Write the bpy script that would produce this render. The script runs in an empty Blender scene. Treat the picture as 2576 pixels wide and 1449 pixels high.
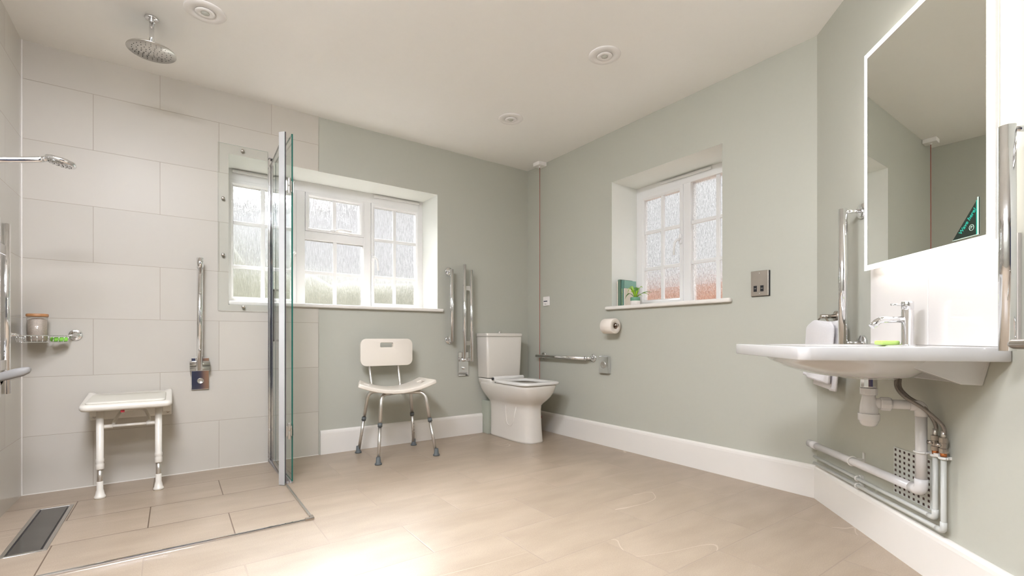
import bpy, bmesh, math, random
from mathutils import Vector, Matrix, noise
PI = math.pi
R = math.radians
random.seed(7)
SC = bpy.context.scene
COL = SC.collection

# ------------------------------------------------------------------ camera, sky, exposure
cam = bpy.data.cameras.new('camera')
cam.sensor_width = 36.0
cam.lens = 1184.6 / 2576 * 36.0
cam.shift_y = 125.0 / 2576
cam.clip_start = 0.02
co = bpy.data.objects.new('camera', cam)
COL.objects.link(co)
co.location = (-2.722, -3.537, 0.835)
co.rotation_euler = (R(90), 0, -0.6223)
SC.camera = co
SC.view_settings.view_transform = 'Standard'
SC.view_settings.look = 'None'
SC.view_settings.gamma = 1.0
SC.view_settings.exposure = 0.48
SC.cycles.use_denoising = True
SC.cycles.max_bounces = 14
SC.cycles.diffuse_bounces = 6
SC.cycles.glossy_bounces = 6
SC.cycles.transmission_bounces = 8
SC.cycles.transparent_max_bounces = 16
SC.cycles.sample_clamp_indirect = 25.0
SC.cycles.caustics_reflective = False

W, H, YC = 3.384, 2.410, -2.470          # room width, ceiling height, start of the angled wall
SKY, ZENITH, SUN, FILL, LED = 0.64, 3.4, 29.0, 48.0, 9.0

world = bpy.data.worlds.new('overcast_sky')
SC.world = world
world.use_nodes = True
nt = world.node_tree
nt.nodes.clear()
wo = nt.nodes.new('ShaderNodeOutputWorld')
bg = nt.nodes.new('ShaderNodeBackground')
tcn = nt.nodes.new('ShaderNodeTexCoord')
sp = nt.nodes.new('ShaderNodeSeparateXYZ')
rp = nt.nodes.new('ShaderNodeValToRGB')
rp.color_ramp.elements[0].position = 0.0
rp.color_ramp.elements[0].color = (0.42, 0.40, 0.36, 1)
rp.color_ramp.elements[1].position = 0.12
rp.color_ramp.elements[1].color = (0.985, 0.985, 1.0, 1)
nt.links.new(tcn.outputs['Generated'], sp.inputs[0])
nt.links.new(sp.outputs['Z'], rp.inputs[0])
nt.links.new(rp.outputs[0], bg.inputs[0])
mr = nt.nodes.new('ShaderNodeMapRange')      # overcast: the sky overhead is far brighter than the horizon
mr.interpolation_type = 'SMOOTHSTEP'
mr.inputs['From Min'].default_value = 0.30
mr.inputs['From Max'].default_value = 0.75
mr.inputs['To Min'].default_value = SKY
mr.inputs['To Max'].default_value = ZENITH
nt.links.new(sp.outputs['Z'], mr.inputs['Value'])
nt.links.new(mr.outputs[0], bg.inputs[1])
nt.links.new(bg.outputs[0], wo.inputs[0])


def portal(name, loc, rot, sx, sy):
    """guides the sky light through a window opening"""
    l = bpy.data.lights.new(name, 'AREA')
    l.shape = 'RECTANGLE'
    l.size, l.size_y = sx, sy
    l.cycles.is_portal = True
    o = bpy.data.objects.new(name, l)
    COL.objects.link(o)
    o.location = loc
    o.rotation_euler = rot


portal('window_portal', (-1.692, 0.37, 1.54), (R(-90), 0, 0), 1.49, 0.98)
portal('window_portal.001', (0.37, -1.50, 1.54), (R(90), 0, R(90)), 0.90, 0.98)

sun = bpy.data.lights.new('hazy_sun', 'SUN')          # sun behind bright haze, shining in through both windows
sun.energy = SUN
sun.angle = R(38)
sun.color = (0.98, 0.99, 1.0)
sun_o = bpy.data.objects.new('hazy_sun', sun)
COL.objects.link(sun_o)
sun_o.rotation_euler = Vector((0.0, 0.80, 0.60)).to_track_quat('Z', 'Y').to_euler()

# ------------------------------------------------------------------ materials


def mk(name):
    m = bpy.data.materials.new(name)
    m.use_nodes = True
    t = m.node_tree
    return m, t, t.nodes['Principled BSDF'], t.nodes['Material Output']


def mat(name, col, rough=0.5, metal=0.0, var=0.04, bump=0.0, scale=30.0, coat=0.0, spec=0.5, emis=None, estr=0.0, sub=0.0, trans=0.0, ior=1.5):
    m, t, b, _ = mk(name)
    b.inputs['Roughness'].default_value = rough
    b.inputs['Metallic'].default_value = metal
    b.inputs['Coat Weight'].default_value = coat
    b.inputs['Coat Roughness'].default_value = 0.05
    b.inputs['Specular IOR Level'].default_value = spec
    b.inputs['IOR'].default_value = ior
    b.inputs['Transmission Weight'].default_value = trans
    if sub:
        b.inputs['Subsurface Weight'].default_value = sub
        b.inputs['Subsurface Radius'].default_value = (0.02, 0.02, 0.01)
    tc = t.nodes.new('ShaderNodeTexCoord')
    n = t.nodes.new('ShaderNodeTexNoise')
    n.inputs['Scale'].default_value = scale
    n.inputs['Detail'].default_value = 3
    t.links.new(tc.outputs['Object'], n.inputs['Vector'])
    mx = t.nodes.new('ShaderNodeMix')
    mx.data_type = 'RGBA'
    a = [max(0, c * (1 - var)) for c in col]
    c2 = [min(1, c * (1 + var)) for c in col]
    mx.inputs['A'].default_value = (*a, 1)
    mx.inputs['B'].default_value = (*c2, 1)
    t.links.new(n.outputs['Fac'], mx.inputs['Factor'])
    t.links.new(mx.outputs['Result'], b.inputs['Base Color'])
    if bump:
        bp = t.nodes.new('ShaderNodeBump')
        bp.inputs['Strength'].default_value = bump
        bp.inputs['Distance'].default_value = 0.002
        t.links.new(n.outputs['Fac'], bp.inputs['Height'])
        t.links.new(bp.outputs[0], b.inputs['Normal'])
    if emis:
        b.inputs['Emission Color'].default_value = (*emis, 1)
        b.inputs['Emission Strength'].default_value = estr
    return m


def M(t, op, a, b=None, c=None):
    n = t.nodes.new('ShaderNodeMath')
    n.operation = op
    for i, v in enumerate((a, b, c)):
        if v is None:
            continue
        if isinstance(v, (int, float)):
            n.inputs[i].default_value = v
        else:
            t.links.new(v, n.inputs[i])
    return n.outputs[0]


def tile_mat(name, ua, va, pu, pv, u0, v0, phase, grout, gcol, cols, rough, veins=False, dark=None, half=0.0015, bumpd=0.0008, spec=0.5):
    """running-bond tiles laid out in metres: ua/va = axes used, pu/pv = pitch, u0/v0 = a joint"""
    m, t, b, _ = mk(name)
    tc = t.nodes.new('ShaderNodeTexCoord')
    s = t.nodes.new('ShaderNodeSeparateXYZ')
    geo = t.nodes.new('ShaderNodeNewGeometry')
    t.links.new(geo.outputs['Position'], s.inputs[0])
    u, v = s.outputs[ua], s.outputs[va]
    vr = M(t, 'DIVIDE', M(t, 'SUBTRACT', v, v0), pv)
    row = M(t, 'FLOOR', vr)
    par = M(t, 'MULTIPLY', M(t, 'FLOORED_MODULO', M(t, 'ADD', row, phase), 2.0), 0.5)
    ur = M(t, 'ADD', M(t, 'DIVIDE', M(t, 'SUBTRACT', u, u0), pu), par)
    col = M(t, 'FLOOR', ur)
    fu = M(t, 'MULTIPLY', M(t, 'FRACT', ur), pu)
    fv = M(t, 'MULTIPLY', M(t, 'FRACT', vr), pv)
    du = M(t, 'MINIMUM', fu, M(t, 'SUBTRACT', pu, fu))
    dv = M(t, 'MINIMUM', fv, M(t, 'SUBTRACT', pv, fv))
    d = M(t, 'MINIMUM', du, dv)
    g = t.nodes.new('ShaderNodeMapRange')
    g.inputs['From Min'].default_value = half * 0.7
    g.inputs['From Max'].default_value = half * 1.3
    t.links.new(d, g.inputs['Value'])
    g = g.outputs[0]
    cv = t.nodes.new('ShaderNodeCombineXYZ')
    t.links.new(row, cv.inputs[0])
    t.links.new(col, cv.inputs[1])
    wn = t.nodes.new('ShaderNodeTexWhiteNoise')
    t.links.new(cv.outputs[0], wn.inputs['Vector'])
    # per tile shifted coordinates
    off = t.nodes.new('ShaderNodeVectorMath')
    off.operation = 'MULTIPLY_ADD'
    t.links.new(wn.outputs['Color'], off.inputs[0])
    off.inputs[1].default_value = (7, 7, 7)
    t.links.new(geo.outputs['Position'], off.inputs[2])
    mp = t.nodes.new('ShaderNodeMapping')
    mp.inputs['Scale'].default_value = (1.6, 5.0, 1.6) if veins else (1, 1, 1)
    mp.inputs['Rotation'].default_value = (0, 0, R(18)) if veins else (0, 0, 0)
    t.links.new(off.outputs[0], mp.inputs[0])
    n1 = t.nodes.new('ShaderNodeTexNoise')
    n1.inputs['Scale'].default_value = 2.2
    n1.inputs['Detail'].default_value = 6
    t.links.new(mp.outputs[0], n1.inputs['Vector'])
    rampn = t.nodes.new('ShaderNodeValToRGB')
    rampn.color_ramp.elements[0].position = 0.3
    rampn.color_ramp.elements[1].position = 0.72
    rampn.color_ramp.elements[0].color = (*cols[0], 1)
    rampn.color_ramp.elements[1].color = (*cols[1], 1)
    t.links.new(n1.outputs['Fac'], rampn.inputs[0])
    base = rampn.outputs[0]
    hv = t.nodes.new('ShaderNodeHueSaturation')
    t.links.new(base, hv.inputs['Color'])
    t.links.new(M(t, 'ADD', M(t, 'MULTIPLY', wn.outputs['Value'], 0.07), 0.965), hv.inputs['Value'])
    base = hv.outputs[0]
    if veins:
        n2 = t.nodes.new('ShaderNodeTexNoise')
        n2.inputs['Scale'].default_value = 0.9
        n2.inputs['Detail'].default_value = 3.2
        n2.inputs['Distortion'].default_value = 0.25
        mp2 = t.nodes.new('ShaderNodeMapping')
        mp2.inputs['Scale'].default_value = (0.45, 1.5, 1)
        mp2.inputs['Rotation'].default_value = (0, 0, R(-25))
        t.links.new(off.outputs[0], mp2.inputs[0])
        t.links.new(mp2.outputs[0], n2.inputs['Vector'])
        vd = M(t, 'ABSOLUTE', M(t, 'SUBTRACT', n2.outputs['Fac'], 0.5))
        vm = t.nodes.new('ShaderNodeMapRange')
        vm.inputs['From Min'].default_value = 0.0
        vm.inputs['From Max'].default_value = 0.0016
        vm.inputs['To Min'].default_value = 1.0
        vm.inputs['To Max'].default_value = 0.0
        t.links.new(vd, vm.inputs['Value'])
        keep = M(t, 'GREATER_THAN', wn.outputs['Value'], 0.62)
        vf = M(t, 'MULTIPLY', M(t, 'MULTIPLY', vm.outputs[0], keep), 0.35)
        mv = t.nodes.new('ShaderNodeMix')
        mv.data_type = 'RGBA'
        t.links.new(vf, mv.inputs['Factor'])
        t.links.new(base, mv.inputs['A'])
        mv.inputs['B'].default_value = (0.78, 0.70, 0.60, 1)
        base = mv.outputs['Result']
        n3 = t.nodes.new('ShaderNodeTexNoise')
        n3.inputs['Scale'].default_value = 230
        n3.inputs['Detail'].default_value = 2
        t.links.new(geo.outputs['Position'], n3.inputs['Vector'])
        sm = t.nodes.new('ShaderNodeMapRange')
        sm.inputs['From Min'].default_value = 0.25
        sm.inputs['From Max'].default_value = 0.75
        sm.inputs['To Min'].default_value = 0.90
        sm.inputs['To Max'].default_value = 1.09
        t.links.new(n3.outputs['Fac'], sm.inputs['Value'])
        hs = t.nodes.new('ShaderNodeHueSaturation')
        t.links.new(base, hs.inputs['Color'])
        t.links.new(sm.outputs[0], hs.inputs['Value'])
        base = hs.outputs[0]
    mg = t.nodes.new('ShaderNodeMix')
    mg.data_type = 'RGBA'
    t.links.new(g, mg.inputs['Factor'])
    mg.inputs['A'].default_value = (*gcol, 1)
    if dark:      # darker joint colour on the shower side of the room
        shower_side = M(t, 'MULTIPLY', M(t, 'LESS_THAN', s.outputs[0], dark[0]), M(t, 'GREATER_THAN', s.outputs[1], dark[1]))
        gm_ = t.nodes.new('ShaderNodeMix')
        gm_.data_type = 'RGBA'
        t.links.new(shower_side, gm_.inputs['Factor'])
        gm_.inputs['A'].default_value = (*gcol, 1)
        gm_.inputs['B'].default_value = (0.13, 0.085, 0.055, 1)
        t.links.new(gm_.outputs['Result'], mg.inputs['A'])
    t.links.new(base, mg.inputs['B'])
    t.links.new(mg.outputs['Result'], b.inputs['Base Color'])
    b.inputs['Roughness'].default_value = rough
    b.inputs['Specular IOR Level'].default_value = spec
    bp = t.nodes.new('ShaderNodeBump')
    bp.inputs['Strength'].default_value = 0.6
    bp.inputs['Distance'].default_value = bumpd
    t.links.new(g, bp.inputs['Height'])
    t.links.new(bp.outputs[0], b.inputs['Normal'])
    return m


def clear_glass(name, tint=(0.965, 0.985, 0.975), f=1.0):
    m, t, b, out = mk(name)
    t.nodes.remove(b)
    tr = t.nodes.new('ShaderNodeBsdfTransparent')
    tr.inputs[0].default_value = (*tint, 1)
    gl = t.nodes.new('ShaderNodeBsdfGlossy')
    gl.inputs['Roughness'].default_value = 0.0
    n = t.nodes.new('ShaderNodeTexNoise')
    n.inputs['Scale'].default_value = 3
    fr = t.nodes.new('ShaderNodeFresnel')
    fr.inputs['IOR'].default_value = 1.5
    mx = t.nodes.new('ShaderNodeMixShader')
    gb = t.nodes.new('ShaderNodeNewGeometry')
    front = M(t, 'SUBTRACT', 1.0, gb.outputs['Backfacing'])
    t.links.new(M(t, 'MULTIPLY', M(t, 'MULTIPLY', fr.outputs[0], front), M(t, 'ADD', M(t, 'MULTIPLY', n.outputs['Fac'], 0.06), f - 0.03)), mx.inputs[0])
    t.links.new(tr.outputs[0], mx.inputs[1])
    t.links.new(gl.outputs[0], mx.inputs[2])
    t.links.new(mx.outputs[0], out.inputs['Surface'])
    return m


def obscure_glass(name, stretch, scale):
    """patterned privacy glass: part clear, part rough refraction, with vertical rain streaks"""
    m, t, b, out = mk(name)
    t.nodes.remove(b)
    geo = t.nodes.new('ShaderNodeNewGeometry')
    mp = t.nodes.new('ShaderNodeMapping')
    mp.inputs['Scale'].default_value = (1, 1, stretch)
    t.links.new(geo.outputs['Position'], mp.inputs[0])
    n = t.nodes.new('ShaderNodeTexNoise')
    n.inputs['Scale'].default_value = scale
    n.inputs['Detail'].default_value = 2.5
    n.inputs['Distortion'].default_value = 0.4
    t.links.new(mp.outputs[0], n.inputs['Vector'])
    bp = t.nodes.new('ShaderNodeBump')
    bp.inputs['Strength'].default_value = 1.0
    bp.inputs['Distance'].default_value = 0.006
    t.links.new(n.outputs['Fac'], bp.inputs['Height'])
    rf = t.nodes.new('ShaderNodeBsdfRefraction')
    cr = t.nodes.new('ShaderNodeValToRGB')
    cr.color_ramp.elements[0].position = 0.36
    cr.color_ramp.elements[1].position = 0.56
    cr.color_ramp.elements[0].color = (0.90, 0.90, 0.895, 1)
    cr.color_ramp.elements[1].color = (0.99, 0.99, 0.985, 1)
    t.links.new(n.outputs['Fac'], cr.inputs[0])
    t.links.new(cr.outputs[0], rf.inputs['Color'])
    rf.inputs['Roughness'].default_value = 0.07
    rf.inputs['IOR'].default_value = 1.25
    t.links.new(bp.outputs[0], rf.inputs['Normal'])
    tr = t.nodes.new('ShaderNodeBsdfTransparent')
    t.links.new(cr.outputs[0], tr.inputs[0])
    mx = t.nodes.new('ShaderNodeMixShader')
    mx.inputs[0].default_value = 0.55
    t.links.new(tr.outputs[0], mx.inputs[1])
    t.links.new(rf.outputs[0], mx.inputs[2])
    gl = t.nodes.new('ShaderNodeBsdfGlossy')
    gl.inputs['Roughness'].default_value = 0.08
    t.links.new(bp.outputs[0], gl.inputs['Normal'])
    m2 = t.nodes.new('ShaderNodeMixShader')
    m2.inputs[0].default_value = 0.05
    t.links.new(mx.outputs[0], m2.inputs[1])
    t.links.new(gl.outputs[0], m2.inputs[2])
    t.links.new(m2.outputs[0], out.inputs['Surface'])
    return m


def emit(name, col, s):
    m, t, b, out = mk(name)
    t.nodes.remove(b)
    e = t.nodes.new('ShaderNodeEmission')
    e.inputs[0].default_value = (*col, 1)
    e.inputs[1].default_value = s
    t.links.new(e.outputs[0], out.inputs['Surface'])
    return m


SAGE = mat('sage_wall_paint', (0.455, 0.453, 0.393), 0.62, var=0.015, bump=0.08, scale=55)
CEIL = mat('ceiling_paint', (0.87, 0.85, 0.825), 0.75, var=0.01, bump=0.05, scale=40)
REVEAL = mat('reveal_paint', (0.76, 0.77, 0.73), 0.6, var=0.01)
WHITEP = mat('white_gloss_paint', (0.76, 0.725, 0.68), 0.32, var=0.015, scale=8)
UPVC = mat('white_upvc', (0.74, 0.73, 0.72), 0.28, var=0.01)
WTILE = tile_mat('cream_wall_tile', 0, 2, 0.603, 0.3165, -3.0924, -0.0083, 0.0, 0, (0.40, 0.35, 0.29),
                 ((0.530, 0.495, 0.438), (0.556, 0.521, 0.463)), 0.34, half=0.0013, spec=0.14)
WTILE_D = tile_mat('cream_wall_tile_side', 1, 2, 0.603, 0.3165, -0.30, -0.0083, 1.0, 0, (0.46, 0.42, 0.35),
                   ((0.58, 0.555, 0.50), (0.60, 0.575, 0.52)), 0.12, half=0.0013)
FTILE = tile_mat('beige_stone_floor_tile', 0, 1, 0.610, 0.3165, -2.2060, -1.2415, 1.0, 0, (0.33, 0.26, 0.20),
                 ((0.335, 0.262, 0.192), (0.40, 0.322, 0.243)), 0.36, veins=True, dark=(-2.22, -1.23), half=0.0021, spec=0.5)
STILE = tile_mat('splashback_tile', 2, 2, 9.0, 9.0, 3.0, 3.0, 0.0, 0, (0.7, 0.7, 0.7), ((0.74, 0.70, 0.67), (0.76, 0.72, 0.69)), 0.10)
CHROME = mat('chrome', (0.82, 0.82, 0.83), 0.06, 1.0, var=0.02)
STEEL = mat('brushed_steel', (0.62, 0.60, 0.57), 0.28, 1.0, var=0.08, bump=0.1, scale=160)
NICKEL = mat('brushed_nickel', (0.52, 0.47, 0.42), 0.26, 1.0, var=0.05, scale=90)
ALU = mat('anodised_aluminium', (0.70, 0.67, 0.63), 0.34, 1.0, var=0.04)
DARKST = mat('dark_wet_steel', (0.13, 0.125, 0.115), 0.14, 0.75, var=0.35, scale=9)
CERAM = mat('white_ceramic', (0.69, 0.65, 0.595), 0.10, var=0.01, coat=0.4)
CERAMB = mat('white_basin_ceramic', (0.60, 0.588, 0.578), 0.09, var=0.01, coat=0.4)
PLAST = mat('white_plastic', (0.74, 0.72, 0.69), 0.30, var=0.012)
CREAMP = mat('cream_plastic', (0.77, 0.71, 0.63), 0.38, var=0.015, bump=0.05, scale=300)
SHSEAT = mat('shower_seat_plastic', (0.72, 0.68, 0.61), 0.34, var=0.015)
PADP = mat('shower_seat_pad', (0.66, 0.63, 0.55), 0.55, var=0.03, bump=0.15, scale=180)
RUBBER = mat('grey_rubber', (0.10, 0.11, 0.11), 0.6, var=0.08)
GREYP = mat('grey_plastic', (0.27, 0.26, 0.25), 0.5, var=0.05)
BLACK = mat('black_plastic', (0.012, 0.011, 0.014), 0.35, var=0.1)
GLASS = clear_glass('clear_glass')
GLASSP = clear_glass('clear_glass_guard', (0.985, 0.993, 0.988), 0.5)
EDGE = mat('glass_edge', (0.01, 0.10, 0.075), 0.12, var=0.2, scale=20)
EDGEL = mat('pale_glass_edge', (0.50, 0.60, 0.54), 0.15, var=0.1)
EDGED = mat('smoky_glass_edge', (0.06, 0.045, 0.055), 0.2, var=0.3, scale=60)
SEAL, _t, _b, _o2 = mk('translucent_seal')
_b.inputs['Base Color'].default_value = (0.80, 0.79, 0.80, 1)
_b.inputs['Roughness'].default_value = 0.25
_tr = _t.nodes.new('ShaderNodeBsdfTransparent')
_tl = _t.nodes.new('ShaderNodeBsdfTranslucent')
_tl.inputs[0].default_value = (0.85, 0.85, 0.87, 1)
_n = _t.nodes.new('ShaderNodeTexNoise')
_n.inputs['Scale'].default_value = 40
_mx = _t.nodes.new('ShaderNodeMixShader')
_mx2 = _t.nodes.new('ShaderNodeMixShader')
_mx2.inputs[0].default_value = 0.5
_t.links.new(M(_t, 'ADD', M(_t, 'MULTIPLY', _n.outputs['Fac'], 0.15), 0.60), _mx.inputs[0])
_t.links.new(_b.outputs[0], _mx2.inputs[1])
_t.links.new(_tl.outputs[0], _mx2.inputs[2])
_t.links.new(_tr.outputs[0], _mx.inputs[1])
_t.links.new(_mx2.outputs[0], _mx.inputs[2])
_t.links.new(_mx.outputs[0], _o2.inputs['Surface'])
PANE1 = obscure_glass('rain_glass', 0.10, 210)
PANE2 = obscure_glass('rain_glass_fine', 0.25, 200)
COPPER = mat('copper', (0.62, 0.22, 0.08), 0.25, 1.0, var=0.1)
PIPEP = mat('sage_painted_pipe', (0.56, 0.565, 0.535), 0.32, var=0.02)
SAGEBOX = mat('sage_painted_board', (0.42, 0.44, 0.37), 0.55, var=0.02)
WASTEP = mat('white_waste_plastic', (0.665, 0.645, 0.64), 0.20, var=0.02)
TERRY = mat('white_towelling', (0.76, 0.74, 0.75), 0.95, var=0.05, bump=1.0, scale=320)
PAPER = mat('toilet_paper', (0.78, 0.71, 0.64), 0.9, var=0.03, bump=0.3, scale=240)
CARD = mat('cardboard_core', (0.30, 0.20, 0.13), 0.8, var=0.1)
CORD = mat('red_cord', (0.36, 0.055, 0.035), 0.7, var=0.2, scale=300)
WOODLID = mat('wooden_lid', (0.42, 0.20, 0.08), 0.45, var=0.25, scale=60)
SALT = mat('bath_salts', (0.70, 0.62, 0.55), 0.9, var=0.30, bump=0.5, scale=240)
GSOAP = mat('green_soap', (0.25, 0.62, 0.08), 0.35, var=0.06, sub=0.3)
LSOAP = mat('lime_soap', (0.56, 0.78, 0.22), 0.3, var=0.05, sub=0.4)
BK_CR = mat('cream_book_cloth', (0.70, 0.62, 0.53), 0.6, bump=0.2, scale=300)
BK_DG = mat('dark_green_book_cloth', (0.10, 0.17, 0.115), 0.5, bump=0.2, scale=300)
BK_TG = mat('teal_book_cloth', (0.085, 0.20, 0.165), 0.5, bump=0.2, scale=300)
BK_LG = mat('pale_green_book_cover', (0.22, 0.40, 0.33), 0.5, bump=0.2, scale=300)
BK_PG = mat('book_pages', (0.70, 0.66, 0.57), 0.8)
GILT = mat('gilt_lettering', (0.42, 0.50, 0.22), 0.4, 0.5)
LEAF = mat('fern_leaf', (0.30, 0.52, 0.03), 0.4, var=0.35, scale=40, sub=0.1)
LEAFD = mat('dark_fern_leaf', (0.10, 0.24, 0.04), 0.4, var=0.3, scale=40)
POTG = mat('green_glaze', (0.13, 0.30, 0.19), 0.2, var=0.05)
POTW = mat('white_glaze', (0.74, 0.70, 0.66), 0.3)
SOIL = mat('potting_soil', (0.05, 0.035, 0.02), 0.9, bump=0.5, scale=120)
MIRROR = mat('mirror_silvering', (0.80, 0.81, 0.76), 0.0, 1.0, var=0.0)
LEDM = emit('mirror_led', (1.0, 0.955, 0.91), LED)
FILLM = emit('opal_fill_lamp', (0.97, 1.0, 1.10), FILL)  # glow of the added fill lamps
STICK = mat('dark_green_sticker', (0.018, 0.030, 0.022), 0.2, var=0.1)
TEAL = mat('teal_lettering', (0.02, 0.32, 0.24), 0.3, emis=(0.01, 0.30, 0.2), estr=0.25)
PALE = mat('pale_line', (0.62, 0.78, 0.66), 0.3)
GRILLE = mat('grille_paint', (0.54, 0.555, 0.525), 0.4, var=0.02)
HOLE = mat('dark_recess', (0.05, 0.022, 0.018), 0.8, var=0.3, scale=80)
DIMW = mat('dimmed_near_wall', (0.055, 0.062, 0.072), 0.6, var=0.05)  # unseen near walls coloured dark so the chrome reflects a dim room
NAVY = mat('navy_door_paint', (0.012, 0.020, 0.055), 0.5, var=0.2, scale=20)
OAK = mat('oak_door_frame', (0.30, 0.16, 0.085), 0.5, var=0.2, scale=12)
HOSE = mat('braided_hose', (0.27, 0.235, 0.205), 0.35, 0.7, var=0.18, bump=0.8, scale=420)
LINER = mat('lamp_lens', (0.50, 0.50, 0.45), 0.08, var=0.1, scale=60, coat=0.5)
FITW = mat('fitting_plastic', (0.82, 0.79, 0.77), 0.4, var=0.01)
RED = mat('red_tag', (0.35, 0.02, 0.03), 0.4)
BLUEB = mat('dark_blue_band', (0.008, 0.02, 0.05), 0.3)
HEDGE = mat('hedge_leaves', (0.20, 0.20, 0.165), 0.9, var=0.5, scale=18)
GRASS = mat('pale_paving', (0.22, 0.21, 0.19), 0.9, var=0.15, scale=6)

# brick wall outside
BRICK, bt, bb, _o = mk('red_brick')
btx = bt.nodes.new('ShaderNodeTexBrick')
btx.inputs['Color1'].default_value = (0.29, 0.118, 0.058, 1)
btx.inputs['Color2'].default_value = (0.24, 0.095, 0.048, 1)
btx.inputs['Mortar'].default_value = (0.30, 0.20, 0.14, 1)
btx.inputs['Scale'].default_value = 4.4
btx.inputs['Mortar Size'].default_value = 0.02
_g = bt.nodes.new('ShaderNodeNewGeometry')
_m = bt.nodes.new('ShaderNodeMapping')
_m.inputs['Rotation'].default_value = (R(90), 0, R(90))
bt.links.new(_g.outputs['Position'], _m.inputs[0])
bt.links.new(_m.outputs[0], btx.inputs[0])
bt.links.new(btx.outputs[0], bb.inputs['Base Color'])
bb.inputs['Roughness'].default_value = 0.85

# ------------------------------------------------------------------ wall frames: (along, out from the wall, up) -> world
dC = Vector((-math.sqrt(.5), -math.sqrt(.5), 0))
nC = Vector((-math.sqrt(.5), math.sqrt(.5), 0))
OC = Vector((0, YC, 0))


def fW(p): return Vector(p)
def fA(p): return Vector((p[0], -p[1], p[2]))
def fB(p): return Vector((-p[1], -p[0], p[2]))
def fD(p): return Vector((-W + p[1], -p[0], p[2]))
def fC(p): return OC + dC * p[0] + nC * p[1] + Vector((0, 0, p[2]))


class MB:
    def __init__(s, f=fW):
        s.bm = bmesh.new()
        s.f = f

    def V(s, p): return s.bm.verts.new(s.f(p))

    def box(s, a, b, mi=0):
        x0, y0, z0 = a
        x1, y1, z1 = b
        vs = [s.V((x, y, z)) for z in (z0, z1) for y in (y0, y1) for x in (x0, x1)]
        for q in ((0, 2, 3, 1), (4, 5, 7, 6), (0, 1, 5, 4), (2, 6, 7, 3), (0, 4, 6, 2), (1, 3, 7, 5)):
            fc = s.bm.faces.new([vs[i] for i in q])
            fc.material_index = mi
        return s

    def loft(s, rings, cap0=True, cap1=True, mi=0, smooth=True, closed=True):
        rv = [[s.V(p) for p in r] for r in rings]
        n = len(rv[0])
        for a, b in zip(rv, rv[1:]):
            for i in range(n if closed else n - 1):
                j = (i + 1) % n
                try:
                    fc = s.bm.faces.new((a[i], a[j], b[j], b[i]))
                    fc.smooth = smooth
                    fc.material_index = mi
                except ValueError:
                    pass
        if cap0:
            fc = s.bm.faces.new(rv[0][::-1])
            fc.material_index = mi
        if cap1:
            fc = s.bm.faces.new(rv[-1])
            fc.material_index = mi
        return s

    def tube(s, pts, r, n=14, cap=True, mi=0, smooth=True):
        pts = [Vector(p) for p in pts]
        rr = r if isinstance(r, (list, tuple)) else [r] * len(pts)
        rings = []
        up = None
        for i, p in enumerate(pts):
            if i == 0:
                t = pts[1] - p
            elif i == len(pts) - 1:
                t = p - pts[i - 1]
            else:
                t = (pts[i + 1] - p).normalized() + (p - pts[i - 1]).normalized()
            t.normalize()
            if up is None:
                ref = Vector((0, 0, 1)) if abs(t.z) < 0.9 else Vector((1, 0, 0))
                up = t.cross(ref).normalized()
            else:
                up = (up - t * up.dot(t)).normalized()
            sd = t.cross(up)
            k = 1.0
            if 0 < i < len(pts) - 1:
                c = (pts[i + 1] - p).normalized().dot((p - pts[i - 1]).normalized())
                k = 1.0
            rings.append([p + (up * math.cos(2 * PI * j / n) + sd * math.sin(2 * PI * j / n)) * rr[i] * k for j in range(n)])
        return s.loft(rings, cap, cap, mi, smooth)

    def cyl(s, a, b, r, r2=None, n=24, mi=0, smooth=True):
        return s.tube([a, b], [r, r if r2 is None else r2], n, True, mi, smooth)

    def lathe(s, prof, c=(0, 0, 0), ax=(0, 0, 1), n=32, mi=0, cap=True, smooth=True):
        ax = Vector(ax).normalized()
        ref = Vector((0, 0, 1)) if abs(ax.z) < 0.9 else Vector((1, 0, 0))
        u = ax.cross(ref).normalized()
        w = ax.cross(u)
        c = Vector(c)
        rings = [[c + ax * h + (u * math.cos(2 * PI * j / n) + w * math.sin(2 * PI * j / n)) * max(r, 1e-5) for j in range(n)] for r, h in prof]
        return s.loft(rings, cap, cap, mi, smooth)

    def prism(s, poly, a, b, axis=1, mi=0):
        """poly of 2-D points extruded along axis from a to b"""
        def P(q, v):
            q = list(q)
            q.insert(axis, v)
            return q
        return s.loft([[P(q, a) for q in poly], [P(q, b) for q in poly]], mi=mi, smooth=False)

    def ring_band(s, outer, inner, mi=0, smooth=False):
        o = [s.V(p) for p in outer]
        i = [s.V(p) for p in inner]
        n = len(o)
        for k in range(n):
            fc = s.bm.faces.new((o[k], o[(k + 1) % n], i[(k + 1) % n], i[k]))
            fc.material_index = mi
            fc.smooth = smooth
        return s


def arc(c, r, a0, a1, n, u, v):
    c, u, v = Vector(c), Vector(u), Vector(v)
    return [c + u * math.cos(a0 + (a1 - a0) * i / n) * r + v * math.sin(a0 + (a1 - a0) * i / n) * r for i in range(n + 1)]


def bend(pts, rad, n=6):
    """round the corners of a polyline"""
    pts = [Vector(p) for p in pts]
    out = [pts[0]]
    for i in range(1, len(pts) - 1):
        a = (pts[i - 1] - pts[i])
        b = (pts[i + 1] - pts[i])
        d = min(rad, a.length * 0.49, b.length * 0.49)
        p0 = pts[i] + a.normalized() * d
        p2 = pts[i] + b.normalized() * d
        for k in range(n + 1):
            t = k / n
            out.append(p0 * (1 - t) ** 2 + pts[i] * 2 * t * (1 - t) + p2 * t * t)
    out.append(pts[-1])
    return out


def rootloc(o):
    while o.parent:
        o = o.parent
    return o.location.copy()


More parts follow.
